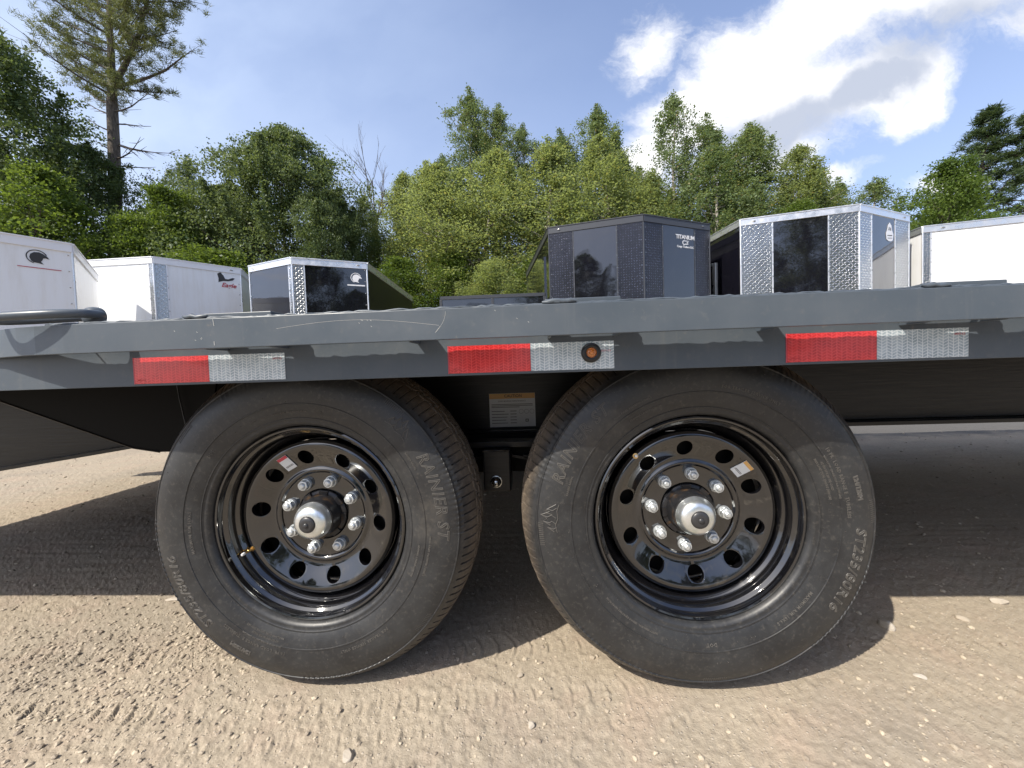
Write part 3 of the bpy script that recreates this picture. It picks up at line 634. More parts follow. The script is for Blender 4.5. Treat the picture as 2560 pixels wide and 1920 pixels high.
try: DISC.set_sharp_from_angle(angle=R(40)); TYRE.set_sharp_from_angle(angle=R(35))
except Exception: pass
# hub, cap, nuts
b = MB(); b.lathe([(.0585,.075),(.0585,.060),(.0560,.0575),(.0500,.0565),(.0480,.052),(.0470,.024),(.0455,.0205),(.0420,.0200),(.040,.0205)], 64); HUB = b.mesh('hub', 40); HUB.materials.append(M['hub'])
b = MB()
for i in range(8):
    a = R(45*i+10); ca, sa = math.cos(a), math.sin(a); q = [(.0480, -.0095), (.0588, -.0115), (.0588, .0115), (.0480, .0095)]
    v_ = [(r_*ca-t_*sa, y_, r_*sa+t_*ca) for y_ in (.0535, .064) for r_, t_ in q]; b.add(v_, [(0,1,2,3),(7,6,5,4),(0,4,5,1),(1,5,6,2),(2,6,7,3),(3,7,4,0)])
HUBT = b.mesh('hub_tooth_ring', None, .0008); HUBT.materials.append(M['hub'])
b = MB(); b.lathe([(.0410,.0230),(.0412,.0160),(.0395,.0135),(.0388,.0105),(.0375,.0060),(.0350,.0015),(.0310,-.0025),(.0260,-.0052),(.0200,-.0064),(.0185,-.0066),(.0180,-.0040),(0,-.0040)], 64); b.v = [(x_*1.04, y_, z_*1.04) for x_, y_, z_ in b.v]; CAP = b.mesh('hub_cap', 60); CAP.materials.append(M['chrome'])
b = MB(); b.lathe([(.0188,-.0060),(.0186,-.0082),(.0165,-.0104),(.0120,-.0120),(.0085,-.0125),(.0060,-.0124),(.0050,-.0150),(.0025,-.0160),(0,-.0162)], 48); PLUG = b.mesh('rubber_plug', 60); PLUG.materials.append(M['plug'])
b = MB(); b.lathe([(0, -.0235), (.0045, -.0232), (.0062, -.0218), (.0075, -.0195), (.0080, -.0185), (.0105, -.0182)], 24)
b.lathe([(.0100, -.0182), (.0122, -.0165), (.0124, -.0060)], 6); b.lathe([(.0118, -.0062), (.0132, -.0060), (.0140, -.0030), (.0142, .0), (0, .0)], 24)
b.v = [(x_*1.02, y_, z_*1.02) for x_, y_, z_ in b.v]; NUT = b.mesh('lug_nut', 30, 0); NUT.materials.append(M['zinc'])
VAL = MB().lathe([(0,-.034),(.0026,-.0335),(.0030,-.022),(.0034,-.0215),(.0036,-.012),(.0060,-.0115),(.0064,-.004),(.0064,0)], 16).mesh('valve_stem', 30); VAL.materials.append(M['brass'])
VTP = MB().lathe([(0,-.0375),(.0028,-.037),(.0034,-.034),(.0034,-.0295),(.0028,-.029)], 12).mesh('valve_cap', 50); VTP.materials.append(M['white_cap'])
DRUM = MB().lathe([(.0,.078),(.165,.078),(.168,.082),(.168,.14),(0,.14)], 64).mesh('brake_drum', 40); DRUM.materials.append(M['deepblack'])
def wheel(x, y, rot_z, tyre_a, hole_a, lug_a, valve_a, stick_a, stick_flip, detail=True):
    wh = bpy.data.objects.new('wheel', None); place(wh, (x, y, .378), T); wh.rotation_euler = (0, 0, rot_z)
    L = lambda n_, me_, ang=0, loc=(0,0,0): link(n_, me_, None, wh, loc, (0, -R(ang), 0), True)
    L('tyre', TYRE, tyre_a); L('sidewall_lettering', LETTER, tyre_a); L('rim', RIM, hole_a); L('wheel_disc', DISC, hole_a); L('brake_drum', DRUM); L('hub', HUB); L('hub_teeth', HUBT, lug_a); L('hub_cap', CAP); L('rubber_plug', PLUG)
    for i in range(8):
        a = R(lug_a+45*i); L('lug_nut', NUT, random.uniform(0, 60), (.0826*math.cos(a), .0630, .0826*math.sin(a)))
    if not detail: return wh
    a = R(valve_a); px, pz = .176*math.cos(a), .176*math.sin(a)
    for me_, nm in ((VAL, 'valve_stem'), (VTP, 'valve_cap')):
        q = link(nm, me_, None, wh, (px, .045, pz), None, True); q.rotation_euler = Vector((-.30*math.cos(a), 1, -.30*math.sin(a))).to_track_quat('Y', 'Z').to_euler()
    a = R(stick_a); c = Vector((.148*math.cos(a), .0436, .148*math.sin(a))); hw, hh = .0195, .0125
    e1 = Vector((math.cos(a), -.49, math.sin(a))).normalized(); e2 = Vector((-math.sin(a), 0, math.cos(a)))
    if stick_flip: e1, e2 = e1, e2
    nrm = e1.cross(e2); nrm = nrm if nrm.y < 0 else -nrm
    def quad(nm, u0, u1, v0, v1, lift, m_):
        bb = MB(); bb.add([c+e1*u0+e2*v0+nrm*lift, c+e1*u1+e2*v0+nrm*lift, c+e1*u1+e2*v1+nrm*lift, c+e1*u0+e2*v1+nrm*lift, c+e1*u0+e2*v0, c+e1*u1+e2*v0, c+e1*u1+e2*v1, c+e1*u0+e2*v1],
                 [(0,1,2,3), (7,6,5,4), (0,4,5,1), (1,5,6,2), (2,6,7,3), (3,7,4,0)]); return link(nm, bb.mesh('tmp'), m_, wh, (0,0,0), None, True)
    quad('label_sticker', -hw, hw, -hh, hh, .0012, M['paper'])
    quad('sticker_band', hw-.008, hw-.0002, -hh+.0002, hh-.0002, .0016, M['redink'] if not stick_flip else M['orange'])
    for k_ in (-.011, -.0085): quad('sticker_print', k_, k_+.0011, -hh+.003, hh-.003, .0015, M['ink'])
    return wh
wheel(-.4318, 0, 0, 0, 100.7, 28, 204, 119, 0)
wheel(.4318, 0, 0, 133, 94, 39, 133, 40, 1)
wheel(-.4318, 2.20, math.pi, 40, 10, 5, 70, 0, 0, False)
wheel(.4318, 2.20, math.pi, 80, 20, 15, 70, 0, 0, False)

# ------------------------------------------------------------------ enclosed trailers behind
SW = MB().lathe([(0,.03),(.10,.02),(.16,.03),(.18,.0),(.24,-.01),(.30,-.005),(.33,.03),(.335,.1),(.33,.17),(.30,.2),(0,.2)], 40).mesh('road_wheel', 35); SW.materials.append(M['rubber'])
def wall(name, A, B, z0, z1, m_, par, th=.02, proud=0.0):
    """upright slab from plan point A to B; its outer face is to the right-hand side when walking A->B is camera-facing"""
    A = Vector((A[0], A[1], 0)); B = Vector((B[0], B[1], 0)); d = B-A; L_ = d.length; ang = math.atan2(d.y, d.x)
    b = MB(); b.box(0, L_, -proud, th, 0, z1-z0); return link(name, b.mesh('tmp', None, .0015 if m_ in (M['alu'], M['trimblack'], M['trimwhite']) else 0), m_, par, (A.x, A.y, z0), (0, 0, ang))
def lerp(A, B, t): return (A[0]+(B[0]-A[0])*t, A[1]+(B[1]-A[1])*t)
def cargo(label, pts, back, H, facets, trim, body, z0=.45, roofm='roof'):
    """pts: plan points left to right; back: (left rear, right rear)"""
    cx = sum(p[0] for p in pts)/len(pts); cy = max(p[1] for p in pts)
    t = empty('enclosed_trailer', (cx, cy, 0)); tag(t, label, 'trailer', 'enclosed cargo trailers parked behind the flatbed')
    allp = [back[0]] + list(pts) + [back[1]]
    for i in range(len(allp)-1):
        A, B = allp[i], allp[i+1]; segs = facets.get(i, [(0, 1, body)])
        for f0, f1, m_ in segs:
            wall('diamond_plate' if m_.startswith('atp') else 'wall_panel', lerp(A, B, f0), lerp(A, B, f1), z0, H-.07, M[m_], t, .02, .003 if m_.startswith('atp') else 0)
            if f1 < 1:
                s_ = .008/max(.1, math.dist(A, B)); wall('seam_strip', lerp(A, B, f1-s_), lerp(A, B, f1+s_), z0, H-.071, M[trim] if trim != 'trimwhite' else M['trimwhite'], t, .0, .007)
        wall('top_rail', A, B, H-.085, H, M[trim], t, .015, .014); wall('top_lip', A, B, H-.001, H+.012, M[trim], t, .03, .022)
        wall('bottom_rail', A, B, z0-.10, z0, M[trim], t, .02, .008)
    for i, p_ in enumerate(pts):     # corner beads
        b = MB(); b.tube([(p_[0], p_[1], z0), (p_[0], p_[1], H-.086)], .011, 10); part('corner_bead', b, M[trim if trim != 'trimwhite' else 'alu'], t, 50)
    b = MB()
    for i in range(1, len(allp)-2):
        A, B = Vector((*allp[i], 0)), Vector((*allp[i+1], 0)); d = (B-A).normalized(); nn = Vector((d.y, -d.x, 0)); L_ = (B-A).length
        fs = [q[1]*L_ for q in facets.get(i, []) if q[1] < 1]+[.03, L_-.03]
        for x_ in fs:
            z_ = z0+.1
            while z_ < H-.1:
                c0_ = A+d*x_+nn*.0085; b.add([c0_+d*u_+Vector((0, 0, z_+v_)) for u_, v_ in ((-.006,-.006),(.006,-.006),(.006,.006),(-.006,.006))]+[c0_+nn*.005+Vector((0, 0, z_))], [(0,1,4),(1,2,4),(2,3,4),(3,0,4)]); z_ += .17
    tag(part('rivets', b, M['steel'], t), kind='stuff')
    wall('rear_wall', allp[-1], allp[0], z0, H-.05, M[body], t)
    n_ = len(allp); b = MB(); c_ = (sum(p[0] for p in allp)/n_, sum(p[1] for p in allp)/n_)
    b.add([(p[0], p[1], H+.002) for p in allp]+[(c_[0], c_[1], H+.03)], [(i, (i+1) % n_, n_) for i in range(n_)]+[tuple(range(n_))[::-1]]); part('roof_skin', b, M[roofm], t)
    b = MB(); b.prism([lerp(p, c_, .02) for p in allp], (z0-.03, z0-.001), 'z'); part('floor', b, M['wood'], t)
    # screws of the marker lights on the top rail
    for i in (1, len(allp)-3):
        if 0 <= i < n_-1:
            q = lerp(allp[i], allp[i+1], .12 if i == 1 else .88); d = Vector((allp[i+1][0]-allp[i][0], allp[i+1][1]-allp[i][1], 0)).normalized(); nn = Vector((d.y, -d.x, 0))
            b = MB(); b.tube([Vector((q[0], q[1], H-.04))+nn*.012-d*.018, Vector((q[0], q[1], H-.04))+nn*.022, Vector((q[0], q[1], H-.04))+nn*.012+d*.018], .009, 8); part('clearance_light', b, M['steel'], t, 50)
    # wheels and tongue
    Lr = Vector((back[1][0]-pts[-1][0], back[1][1]-pts[-1][1], 0)); dirn = Lr.normalized()
    for sgn, base in ((1, pts[-1]), (-1, pts[0])):
        q = Vector((base[0], base[1], 0))+Lr*.62; inn = Vector((c_[0]-base[0], c_[1]-base[1], 0)); side = dirn.cross(Vector((0,0,1))); side = side if side.dot(inn) > 0 else -side
        o = link('road_wheel', SW, None, t, q+side*.26+Vector((0,0,.335))); o.rotation_euler = (-side if sgn else side).to_track_quat('-Y', 'Z').to_euler()
    nose = Vector((*min(pts, key=lambda p: p[1]), 0)); b = MB(); b.tube([nose+dirn*.8+Vector((0,0,.42)), nose-dirn*.55+Vector((0,0,.42))], .04, 4); b.tube([nose-dirn*.35+Vector((0,0,.62)), nose-dirn*.35+Vector((0,0,.18))], .03, 8); part('tongue', b, M['blackframe'], t, 50)
    return t
def local_frame(A, B, f, z):
    d = Vector((B[0]-A[0], B[1]-A[1], 0)); q = lerp(A, B, f); return Vector((q[0], q[1], z)), math.atan2(d.y, d.x)
def decal(name, shapes, A, B, f, z, m_, par, lift=.005):
    """flat emblem: list of 2-D polygons or ('ring', cx, cy, r0, r1, a0, a1)"""
    loc, ang = local_frame(A, B, f, z); b = MB()
    for s_ in shapes:
        if s_[0] == 'ring':
            _, cx, cy, r0, r1, a0, a1 = s_; n_ = 24
            for i in range(n_):
                t0, t1 = R(a0+(a1-a0)*i/n_), R(a0+(a1-a0)*(i+1)/n_)
                b.prism([(cx+r0*math.cos(t0), cy+r0*math.sin(t0)), (cx+r1*math.cos(t0), cy+r1*math.sin(t0)), (cx+r1*math.cos(t1), cy+r1*math.sin(t1)), (cx+r0*math.cos(t1), cy+r0*math.sin(t1))], (-lift, -lift+.0015), 'y')
        else: b.prism(s_, (-lift, -lift+.0015), 'y')
    return link(name, b.mesh('tmp'), m_, par, loc, (0, 0, ang))
def dtext(name, s_, size, A, B, f, z, m_, par, lift=.005, **kw):
    loc, ang = local_frame(A, B, f, z); me = text_mesh(s_, size, extrude=.0005, **kw); me.materials.clear()
    n = Vector((math.sin(ang), -math.cos(ang), 0)); return link(name, me, m_, par, loc+n*lift, (math.pi/2, 0, ang))
head = [[(-.05,-.05),(-.06,-.01),(-.05,.03),(-.02,.055),(.02,.06),(.05,.045),(.085,.015),(.10,-.012),(.085,-.01),(.07,-.004),(.05,-.01),(.045,-.03),(.03,-.055),(.05,-.085),(.01,-.075),(-.03,-.07)],
        ('ring', 0, 0, .078, .088, 20, 250)]

head = [[(x_*.82, y_*.82) for x_, y_ in head[0]], ('ring', 0, 0, .064, .072, 20, 250)]
# far-left white trailer
a0, a1, a2 = (-5.65, 1.80), (-4.79, 3.12), (-5.30, 3.67)
t = cargo('large white enclosed trailer at the far left edge with a dark bird head emblem', [a0, a1], ((-7.5, 3.0), (-5.90, 4.30)), 2.20, {}, 'trimwhite', 'pwhite')
decal('emblem', head, a0, a1, .845, 2.02, M['ink'], t); decal('emblem_line', [[(-.13,-.115),(.16,-.115),(.16,-.108),(-.13,-.108)]], a0, a1, .845, 2.02, M['redink'], t)
# white V-nose with bright diamond plate on the nose
b0_, b1_, b2_ = (-6.55, 4.58), (-5.33, 4.56), (-4.64, 5.36)
t = cargo('white V-nosed enclosed trailer with silver diamond plate on its nose, second from left', [b0_, b1_, b2_], ((-7.9, 7.3), (-5.50, 7.15)), 2.5,
          {1: [(0, .94, 'pwhite'), (.94, 1, 'atp')], 2: [(0, .14, 'atp'), (.14, 1, 'pwhite')]}, 'trimwhite', 'pwhite')
decal('emblem', [[(-.10,.10),(-.06,.13),(-.02,.08),(0,.03),(.04,.03),(.10,.06),(.13,.055),(.10,.02),(.04,.0),(-.03,-.005),(-.09,-.03),(-.085,.03)]], b1_, b2_, .80, 2.28, M['ink'], t)
dtext('emblem_words', 'Eagle', .095, b1_, b2_, .84, 2.21, M['redink'], t, shear=.3, bold=.002)
# small black V-nose with silver trim
c0, c1, c2 = (-4.03, 4.74), (-3.19, 4.43), (-2.32, 4.87)
t = cargo('smaller black V-nosed enclosed trailer with silver trim and round white head emblem', [c0, c1, c2], ((-4.25, 7.55), (-2.49, 7.59)), 2.35,
          {1: [(0, .93, 'pblack'), (.93, 1, 'atp')], 2: [(0, .155, 'atp'), (.155, 1, 'pblack')], 3: [(0, 1, 'pdull')]}, 'alu', 'pblack')
decal('emblem', head, c1, c2, .84, 2.13, M['trimwhite'], t); decal('emblem_line', [[(-.12,-.118),(.12,-.118),(.12,-.10),(-.12,-.10)]], c1, c2, .84, 2.13, M['trimwhite'], t)
# low black open-top trailer
d0, d1 = (-1.26, 5.00), (.300, 5.03)
lt = empty('dump_trailer', (-.6, 6.1, 0)); tag(lt, 'low gloss black open trailer between the black enclosed trailers', 'trailer')
for A, B in ((d0, d1), (d1, (.02, 7.0)), ((.02, 7.0), (-1.55, 7.0)), ((-1.55, 7.0), d0)):
    wall('side_panel', A, B, .6, 1.79, M['pblack'], lt, .03); wall('top_rail', A, B, 1.791, 1.84, M['trimblack'], lt, .03, .015)
for f in (0, .5, 1):
    q = lerp(d0, d1, f); b = MB(); b.box(q[0]-.02, q[0]+.02, q[1]-.012, q[1]+.02, .6, 1.788); part('post', b, M['trimblack'], lt, None, .004)
b = MB(); b.prism([d0, d1, (.02, 7.0), (-1.55, 7.0)], (.58, .599), 'z'); part('floor', b, M['blackframe'], lt)
for x_ in (-1.2, .05): o = link('road_wheel', SW, None, lt, (x_, 6.2, .335))
# black trailer with the TITANIUM decal
e0, e1, e2 = (.38, 4.95), (1.65, 4.63), (2.76, 5.16)
t = cargo('tall all-black V-nosed enclosed trailer with black diamond plate and a white TITANIUM decal', [e0, e1, e2], ((.02, 7.6), (2.40, 7.7)), 2.75,
          {1: [(0, .27, 'atp_black'), (.27, .73, 'pblack'), (.73, 1, 'atp_black')], 2: [(0, .27, 'atp_black'), (.27, .76, 'pblack'), (.76, 1, 'atp_black')]}, 'trimblack', 'pblack')
dtext('decal_word', 'TITANIUM', .082, e1, e2, .61, 2.52, M['trimwhite'], t, bold=.0015, space=.92)
decal('decal_mark', [('ring', -.02, 0, .022, .034, 100, 330), [(-.03,.022),(.06,.022),(.07,.03),(-.02,.032)], [(.0,-.012),(.05,-.012),(.06,-.022),(.0,-.026)], [(.03,.012),(.055,.012),(.055,-.004),(.03,-.004)]], e1, e2, .61, 2.445, M['trimwhite'], t)
dtext('decal_line', 'Cargo Trailers LLC', .040, e1, e2, .61, 2.385, M['trimwhite'], t, bold=.001)
# door handle rail on its long side
wall('side_door', lerp((.02, 7.6), e0, .55), lerp((.02, 7.6), e0, .86), .5, 2.45, M['pblack'], t, .0, .02)
# black trailer with bright plate
f0, f1, f2 = (3.14, 5.03), (4.50, 4.68), (5.63, 5.23)
t = cargo('tall black enclosed trailer with wide bright diamond plate strips and silver roof trim', [f0, f1, f2], ((2.72, 7.7), (5.25, 7.8)), 2.75,
          {1: [(0, .285, 'atp'), (.285, .755, 'pblack'), (.755, 1, 'atp')], 2: [(0, .23, 'atp'), (.23, .70, 'pblack'), (.70, 1, 'atp')]}, 'alu', 'pblack')
decal('emblem', [[(-.08,-.11),(-.095,-.03),(-.06,.03),(-.045,.09),(0,.13),(.045,.09),(.06,.03),(.095,-.03),(.08,-.11),(.03,-.13),(-.03,-.13)]], f1, f2, .585, 2.47, M['trimwhite'], t)
decal('emblem_print', [[(-.035,.02),(-.008,.02),(-.008,.06),(-.02,.07)], [(.012,.02),(.035,.02),(.03,.06),(.012,.06)], [(-.06,-.06),(.06,-.05),(.06,-.04),(-.06,-.05)], [(-.05,-.095),(.06,-.085),(.06,-.078),(-.05,-.088)]], f1, f2, .585, 2.47, M['ink'], t, .0065)
fb = (2.72, 7.7)
wall('side_door', lerp(fb, f0, .30), lerp(fb, f0, .78), .5, 2.30, M['pblack'], t, .0, .012)
for a, b_ in ((.765, .79), (.29, .315)): wall('door_frame', lerp(fb, f0, a), lerp(fb, f0, b_), .5, 2.30, M['alu'], t, .0, .022)
wall('door_frame', lerp(fb, f0, .316), lerp(fb, f0, .764), 2.27, 2.31, M['alu'], t, .0, .022)
# big white trailer at the right
g0, g1, g2 = (5.87, 5.28), (7.70, 4.83), (8.90, 5.35)
t = cargo('big white enclosed trailer at the far right edge with a narrow diamond plate corner', [g0, g1, g2], ((6.12, 8.2), (9.2, 8.2)), 2.6,
          {1: [(0, .05, 'atp'), (.05, 1, 'pwhite')]}, 'alu', 'pwhite')

# ------------------------------------------------------------------ trees
def leaves(cent, nper, rc, size, r_, flat=.65, up=.5):
    n = len(cent)*nper; c = np.repeat(cent, nper, 0); rcs = np.repeat(rc, nper)
    P_ = c + r_.normal(0, 1, (n, 3))*np.stack([rcs, rcs, rcs*flat], -1)
    nrm = r_.normal(0, 1, (n, 3)); nrm[:, 2] += up; nrm /= np.linalg.norm(nrm, axis=1)[:, None]
    a = np.cross(nrm, r_.normal(0, 1, (n, 3))); a /= np.linalg.norm(a, axis=1)[:, None]; b_ = np.cross(nrm, a)
    s_ = size*r_.uniform(.6, 1.25, n)[:, None]; a = a*s_*.5; b_ = b_*s_*.33
    V = np.stack([P_-a, P_+b_-a*.1, P_+a, P_-b_-a*.1], 1).reshape(-1, 3); return V, np.arange(n*4).reshape(n, 4)
def needles(cent, nper, L_, wd, r_, droop=0):
    n = len(cent)*nper; c = np.repeat(cent, nper, 0)+r_.normal(0, .05, (n, 3)); d = r_.normal(0, 1, (n, 3)); d[:, 2] = np.abs(d[:, 2])*.6+droop; d /= np.linalg.norm(d, axis=1)[:, None]
    p = np.cross(d, r_.normal(0, 1, (n, 3))); p /= np.linalg.norm(p, axis=1)[:, None]; L2 = L_*r_.uniform(.6, 1.2, n)[:, None]
    V = np.stack([c-p*wd, c+p*wd, c+d*L2], 1).reshape(-1, 3); return V, np.arange(n*3).reshape(n, 3)
def envelope(kind, t):
    if kind == 'aspen': return np.interp(t, [0, .15, .5, .8, .93, 1], [.6, .95, .95, .68, .42, .12])
    if kind == 'birch': return np.interp(t, [0, .2, .5, .8, 1], [.6, 1, .95, .6, .12])
    if kind == 'maple': return np.interp(t, [0, .15, .45, .75, .92, 1], [.55, .95, 1, .78, .42, .1])
    if kind == 'bush': return np.interp(t, [0, .3, .7, 1], [.85, 1, .8, .25])
    if kind == 'pine': return np.interp(t, [0, .15, .6, 1], [.8, 1, .6, .05])
def proto(kind, H, Wd, zb, ncl, nper, rc, size, seed, lmat, bmat, flat=.65):
    """trunk mesh and crown mesh standing at the origin"""
    r_ = np.random.default_rng(seed); rr = random.Random(seed)
    ncl = int(ncl*1.35); rc *= .82; size *= .74; nper = int(nper*1.3)
    tz = r_.random(ncl)**.85
    if kind == 'pine': tz = (np.floor(tz*13)+.6*r_.random(ncl))/13
    ang = r_.random(ncl)*2*np.pi
    lob = 1+.30*np.sin(ang*2+seed+tz*3)+.22*np.sin(ang*3+tz*9+seed*2)+.26*np.sin(tz*15+ang*1.0+seed)+.15*np.sin(tz*31+seed)
    if kind == 'pine': lob = 1+.25*np.sin(ang*3+np.floor(tz*13)*2.1)+.35*np.sin(ang*5+np.floor(tz*13)*4)
    rad = envelope(kind, tz)*Wd/2*lob*np.clip(r_.random(ncl)**.42, .12, 1)
    cx_ = .10*Wd*np.sin(tz*3+seed); cent = np.stack([rad*np.cos(ang)+cx_, rad*np.sin(ang), zb+tz*(H-zb)], -1)
    rcs = rc*r_.uniform(.55, 1.3, ncl)*np.interp(tz, [0, .7, 1], [1.1, .9, .5])
    sc_, sr_ = [], []
    for k in range(dict(aspen=15, birch=18, maple=30, bush=12).get(kind, 0)):   # upright leader shoots breaking the outline
        t0 = .98 if k == 0 else r_.uniform(.35, .9); a0 = r_.random()*6.28; r0 = 0 if k == 0 else envelope(kind, t0)*Wd/2*r_.uniform(.5, .98)
        ln = (.10+.06*r_.random())*H*(.55 if kind == 'bush' else .85 if kind == 'maple' else 1.0); z0_ = zb+t0*(H-zb)-ln*.55
        for q in range(int(ln/.11)):
            f_ = q*.11/ln; sc_.append((r0*math.cos(a0)*(1+.25*f_)+cx_[0]*0+.10*Wd*math.sin(t0*3+seed)+r_.normal(0, .02), r0*math.sin(a0)*(1+.25*f_), z0_+q*.11)); sr_.append(.15*(1-.72*f_))
    if sc_: cent = np.vstack([cent, np.array(sc_)]); rcs = np.concatenate([rcs, np.array(sr_)]); rad = np.concatenate([rad, np.full(len(sc_), .3)])
    if kind == 'pine': V, Fc = needles(cent, nper, size, .012, r_)
    else: V, Fc = leaves(cent, nper, rcs, size, r_, flat)
    cm = npmesh(kind+'_crown', V, Fc); cm.materials.append(lmat)
    b = MB(); tr = .011*H+.02; npt = 8
    tp = [(.10*Wd*math.sin(max(0, (H*.97*i/npt-zb)/(H-zb))*3+seed)*(1 if H*i/npt > zb else .5)*min(1, i/3), .03*rr.gauss(0, 1), H*.97*i/npt) for i in range(npt+1)]
    b.tube(tp, [tr*(1-.93*i/npt) for i in range(npt+1)], 8)
    idx = r_.permutation(ncl)[:min(ncl, 60)]
    for i in idx:
        c = cent[i]; z0 = max(zb*.7, c[2]-rad[i]*rr.uniform(.5, 1.1)); f = z0/(H*.97)*npt; k = min(npt-1, int(f)); fr_ = f-k
        st = Vector(tp[k]).lerp(Vector(tp[k+1]), fr_); e = Vector(c); mid = st.lerp(e, .5)+Vector((rr.gauss(0, .06), rr.gauss(0, .06), -.04*rad[i]))
        r0 = tr*(1-z0/H)*.42+.006; b.tube([st, mid, e], [r0, r0*.6, r0*.2], 5)
    tm = b.mesh(kind+'_trunk', 60); tm.materials.append(bmat); return cm, tm, H, Wd
PR = {
 'aspen': [proto('aspen', 11, 2.3, 2.0, 330, 56, .20, .085, s_, M['l_aspen'], M['birchbark']) for s_ in (11, 12, 13)],
 'birch': [proto('birch', 8.5, 2.6, 1.0, 380, 52, .22, .078, s_, M['l_birch'], M['birchbark']) for s_ in (21, 22, 23)],
 'airy': [proto('birch', 9, 2.3, 1.5, 230, 40, .20, .085, s_, M['l_aspen'], M['birchbark']) for s_ in (31, 32)],
 'maple': [proto('maple', 9, 5.4, 1.4, 620, 80, .30, .11, 41, M['l_maple'], M['bark'], .5)],
 'darkm': [proto('maple', 10, 5.2, 1.2, 560, 64, .30, .11, 43, M['l_dark'], M['bark'], .5)],
 'bush': [proto('bush', 5.5, 2.6, .3, 330, 54, .24, .085, s_, M['l_bush'], M['bark'], .45) for s_ in (51, 52)],
 'pine': [proto('pine', 9, 2.6, 2.2, 360, 34, .2, .20, s_, M['l_pine'], M['bark']) for s_ in (61,)],
}
NM = dict(aspen='aspen_tree', birch='birch_tree', airy='birch_tree', maple='maple_tree', darkm='broadleaf_tree', bush='shrub', pine='pine_tree')
CT = dict(bush='shrub')
cnt = {}
def tree(kind, x, y, H, Wd, label, rz=None, name=None, grp='trees along the edge of the yard'):
    i = cnt.get(kind, 0); cnt[kind] = i+1; cm, tm, h0, w0 = PR[kind][i % len(PR[kind])]
    r = empty(name or NM[kind], (x, y, 0)); tag(r, label, CT.get(kind, 'tree'), grp); s_ = (Wd/w0, Wd/w0, H/h0)
    r.rotation_euler = (0, 0, rz if rz is not None else random.uniform(0, 6.28)); r.scale = s_
    for nm, me in (('trunk', tm), ('crown', cm)):
        o = bpy.data.objects.new(nm, me); C.objects.link(o); o.parent = r
    return r
tree('darkm', -16.1, 11, 11.3, 5.8, 'tall dark broadleaf tree at the far left edge reaching highest left of the tall pine')
tree('darkm', -15.0, 12.6, 9.0, 4.2, 'dark green broadleaf tree just left of the tall pine trunk')
tree('bush', -12.9, 9, 6.4, 3.6, 'yellow green sapling thicket over the far left white trailer')
tree('birch', -14.6, 9.6, 5.6, 3.0, 'pale green birch low at the far left edge')
tree('bush', -11.3, 11, 6.6, 2.9, 'yellow green shrub right of the tall pine trunk')
tree('bush', -11.2, 10, 5.4, 2.6, 'low yellow green shrub above the white V-nosed trailer')
tree('darkm', -13.9, 13.6, 7.6, 3.0, 'dark tree behind the base of the tall pine')
tree('aspen', -13.32, 14, 9.3, 1.9, 'slim dark aspen between the tall pine and the round maple')
tree('maple', -8.3, 12.5, 9.2, 5.4, 'large round maple right of the tall pine, fullest crown on the left side')
tree('maple', -11.0, 13.5, 7.9, 3.8, 'shorter maple leaning on the left side of the large round maple')
tree('maple', -6.5, 12.3, 6.9, 2.9, 'small dark maple below the right shoulder of the large round maple')
tree('bush', -8.4, 9.6, 4.3, 3.4, 'low shrub behind the small black trailer')
tree('birch', -6.22, 14, 7.4, 2.2, 'small birch in front of the bare dead tree')
tree('birch', -5.35, 16, 9.1, 3.4, 'pale birch just right of the bare dead tree')
tree('birch', -3.96, 15, 9.0, 3.2, 'birch left of the tallest aspen')
tree('aspen', -2.16, 17, 12.9, 2.9, 'tallest aspen in the middle of the tree line')
tree('aspen', -1.0, 16.5, 11.9, 2.6, 'second tallest aspen right beside the tallest aspen')
tree('aspen', .20, 17, 11.3, 2.4, 'third aspen stepping down right of the tallest pair')
tree('aspen', 1.75, 16.5, 10.7, 2.4, 'narrow pointed aspen above the left end of the TITANIUM trailer')
tree('aspen', 3.05, 16, 11.3, 3.0, 'leafy aspen above the apex of the TITANIUM trailer')
tree('aspen', -3.5, 17, 10.3, 3.0, 'shorter aspen at the left end of the aspen group')
tree('aspen', 4.2, 16, 9.3, 2.6, 'low aspen between the TITANIUM trailer apex and the open birch')
tree('birch', -3.26, 13, 7.9, 4.0, 'dense light green birch in front of the aspens, left one')
tree('birch', -1.3, 13.5, 8.5, 4.2, 'dense light green birch in the very middle in front of the tallest aspens')
tree('birch', .62, 13, 8.1, 4.2, 'dense light green birch left of the TITANIUM trailer roof')
tree('birch', 2.7, 14, 9.0, 4.2, 'dense light green birch rising behind the TITANIUM trailer roof')
tree('airy', 5.4, 13.5, 9.9, 2.7, 'tall open birch with sky showing through, against the white cloud')
tree('airy', 6.64, 14, 9.4, 2.9, 'open birch right of the tallest open birch against the cloud')
tree('airy', 4.98, 14.5, 7.8, 2.2, 'thin birch low behind the right end of the TITANIUM trailer')
tree('aspen', 8.11, 14, 9.0, 3.2, 'dark leafy birch above the left end of the silver trimmed trailer')
tree('birch', 9.2, 13.4, 7.9, 3.2, 'light green birch above the middle of the silver trimmed trailer')
tree('airy', 7.5, 12.5, 6.4, 2.3, 'thin low birch between the two tall black trailers')
tree('airy', 6.1, 12.6, 7.6, 3.0, 'thin light birch filling the gap below the two open birches')
tree('birch', 7.4, 13.6, 7.4, 3.2, 'light green birch between the open birches and the dark leafy birch')
tree('birch', 10.3, 13.6, 6.9, 3.0, 'light green birch behind the right half of the silver trimmed trailer')
tree('birch', 4.2, 13.2, 7.2, 3.0, 'light green birch behind the right end of the TITANIUM trailer roof')
tree('bush', 13.0, 12.0, 5.6, 2.8, 'green tree filling in right of the bright rounded tree')
tree('bush', 8.9, 12, 5.6, 2.6, 'low shrub behind the middle of the silver trimmed trailer')
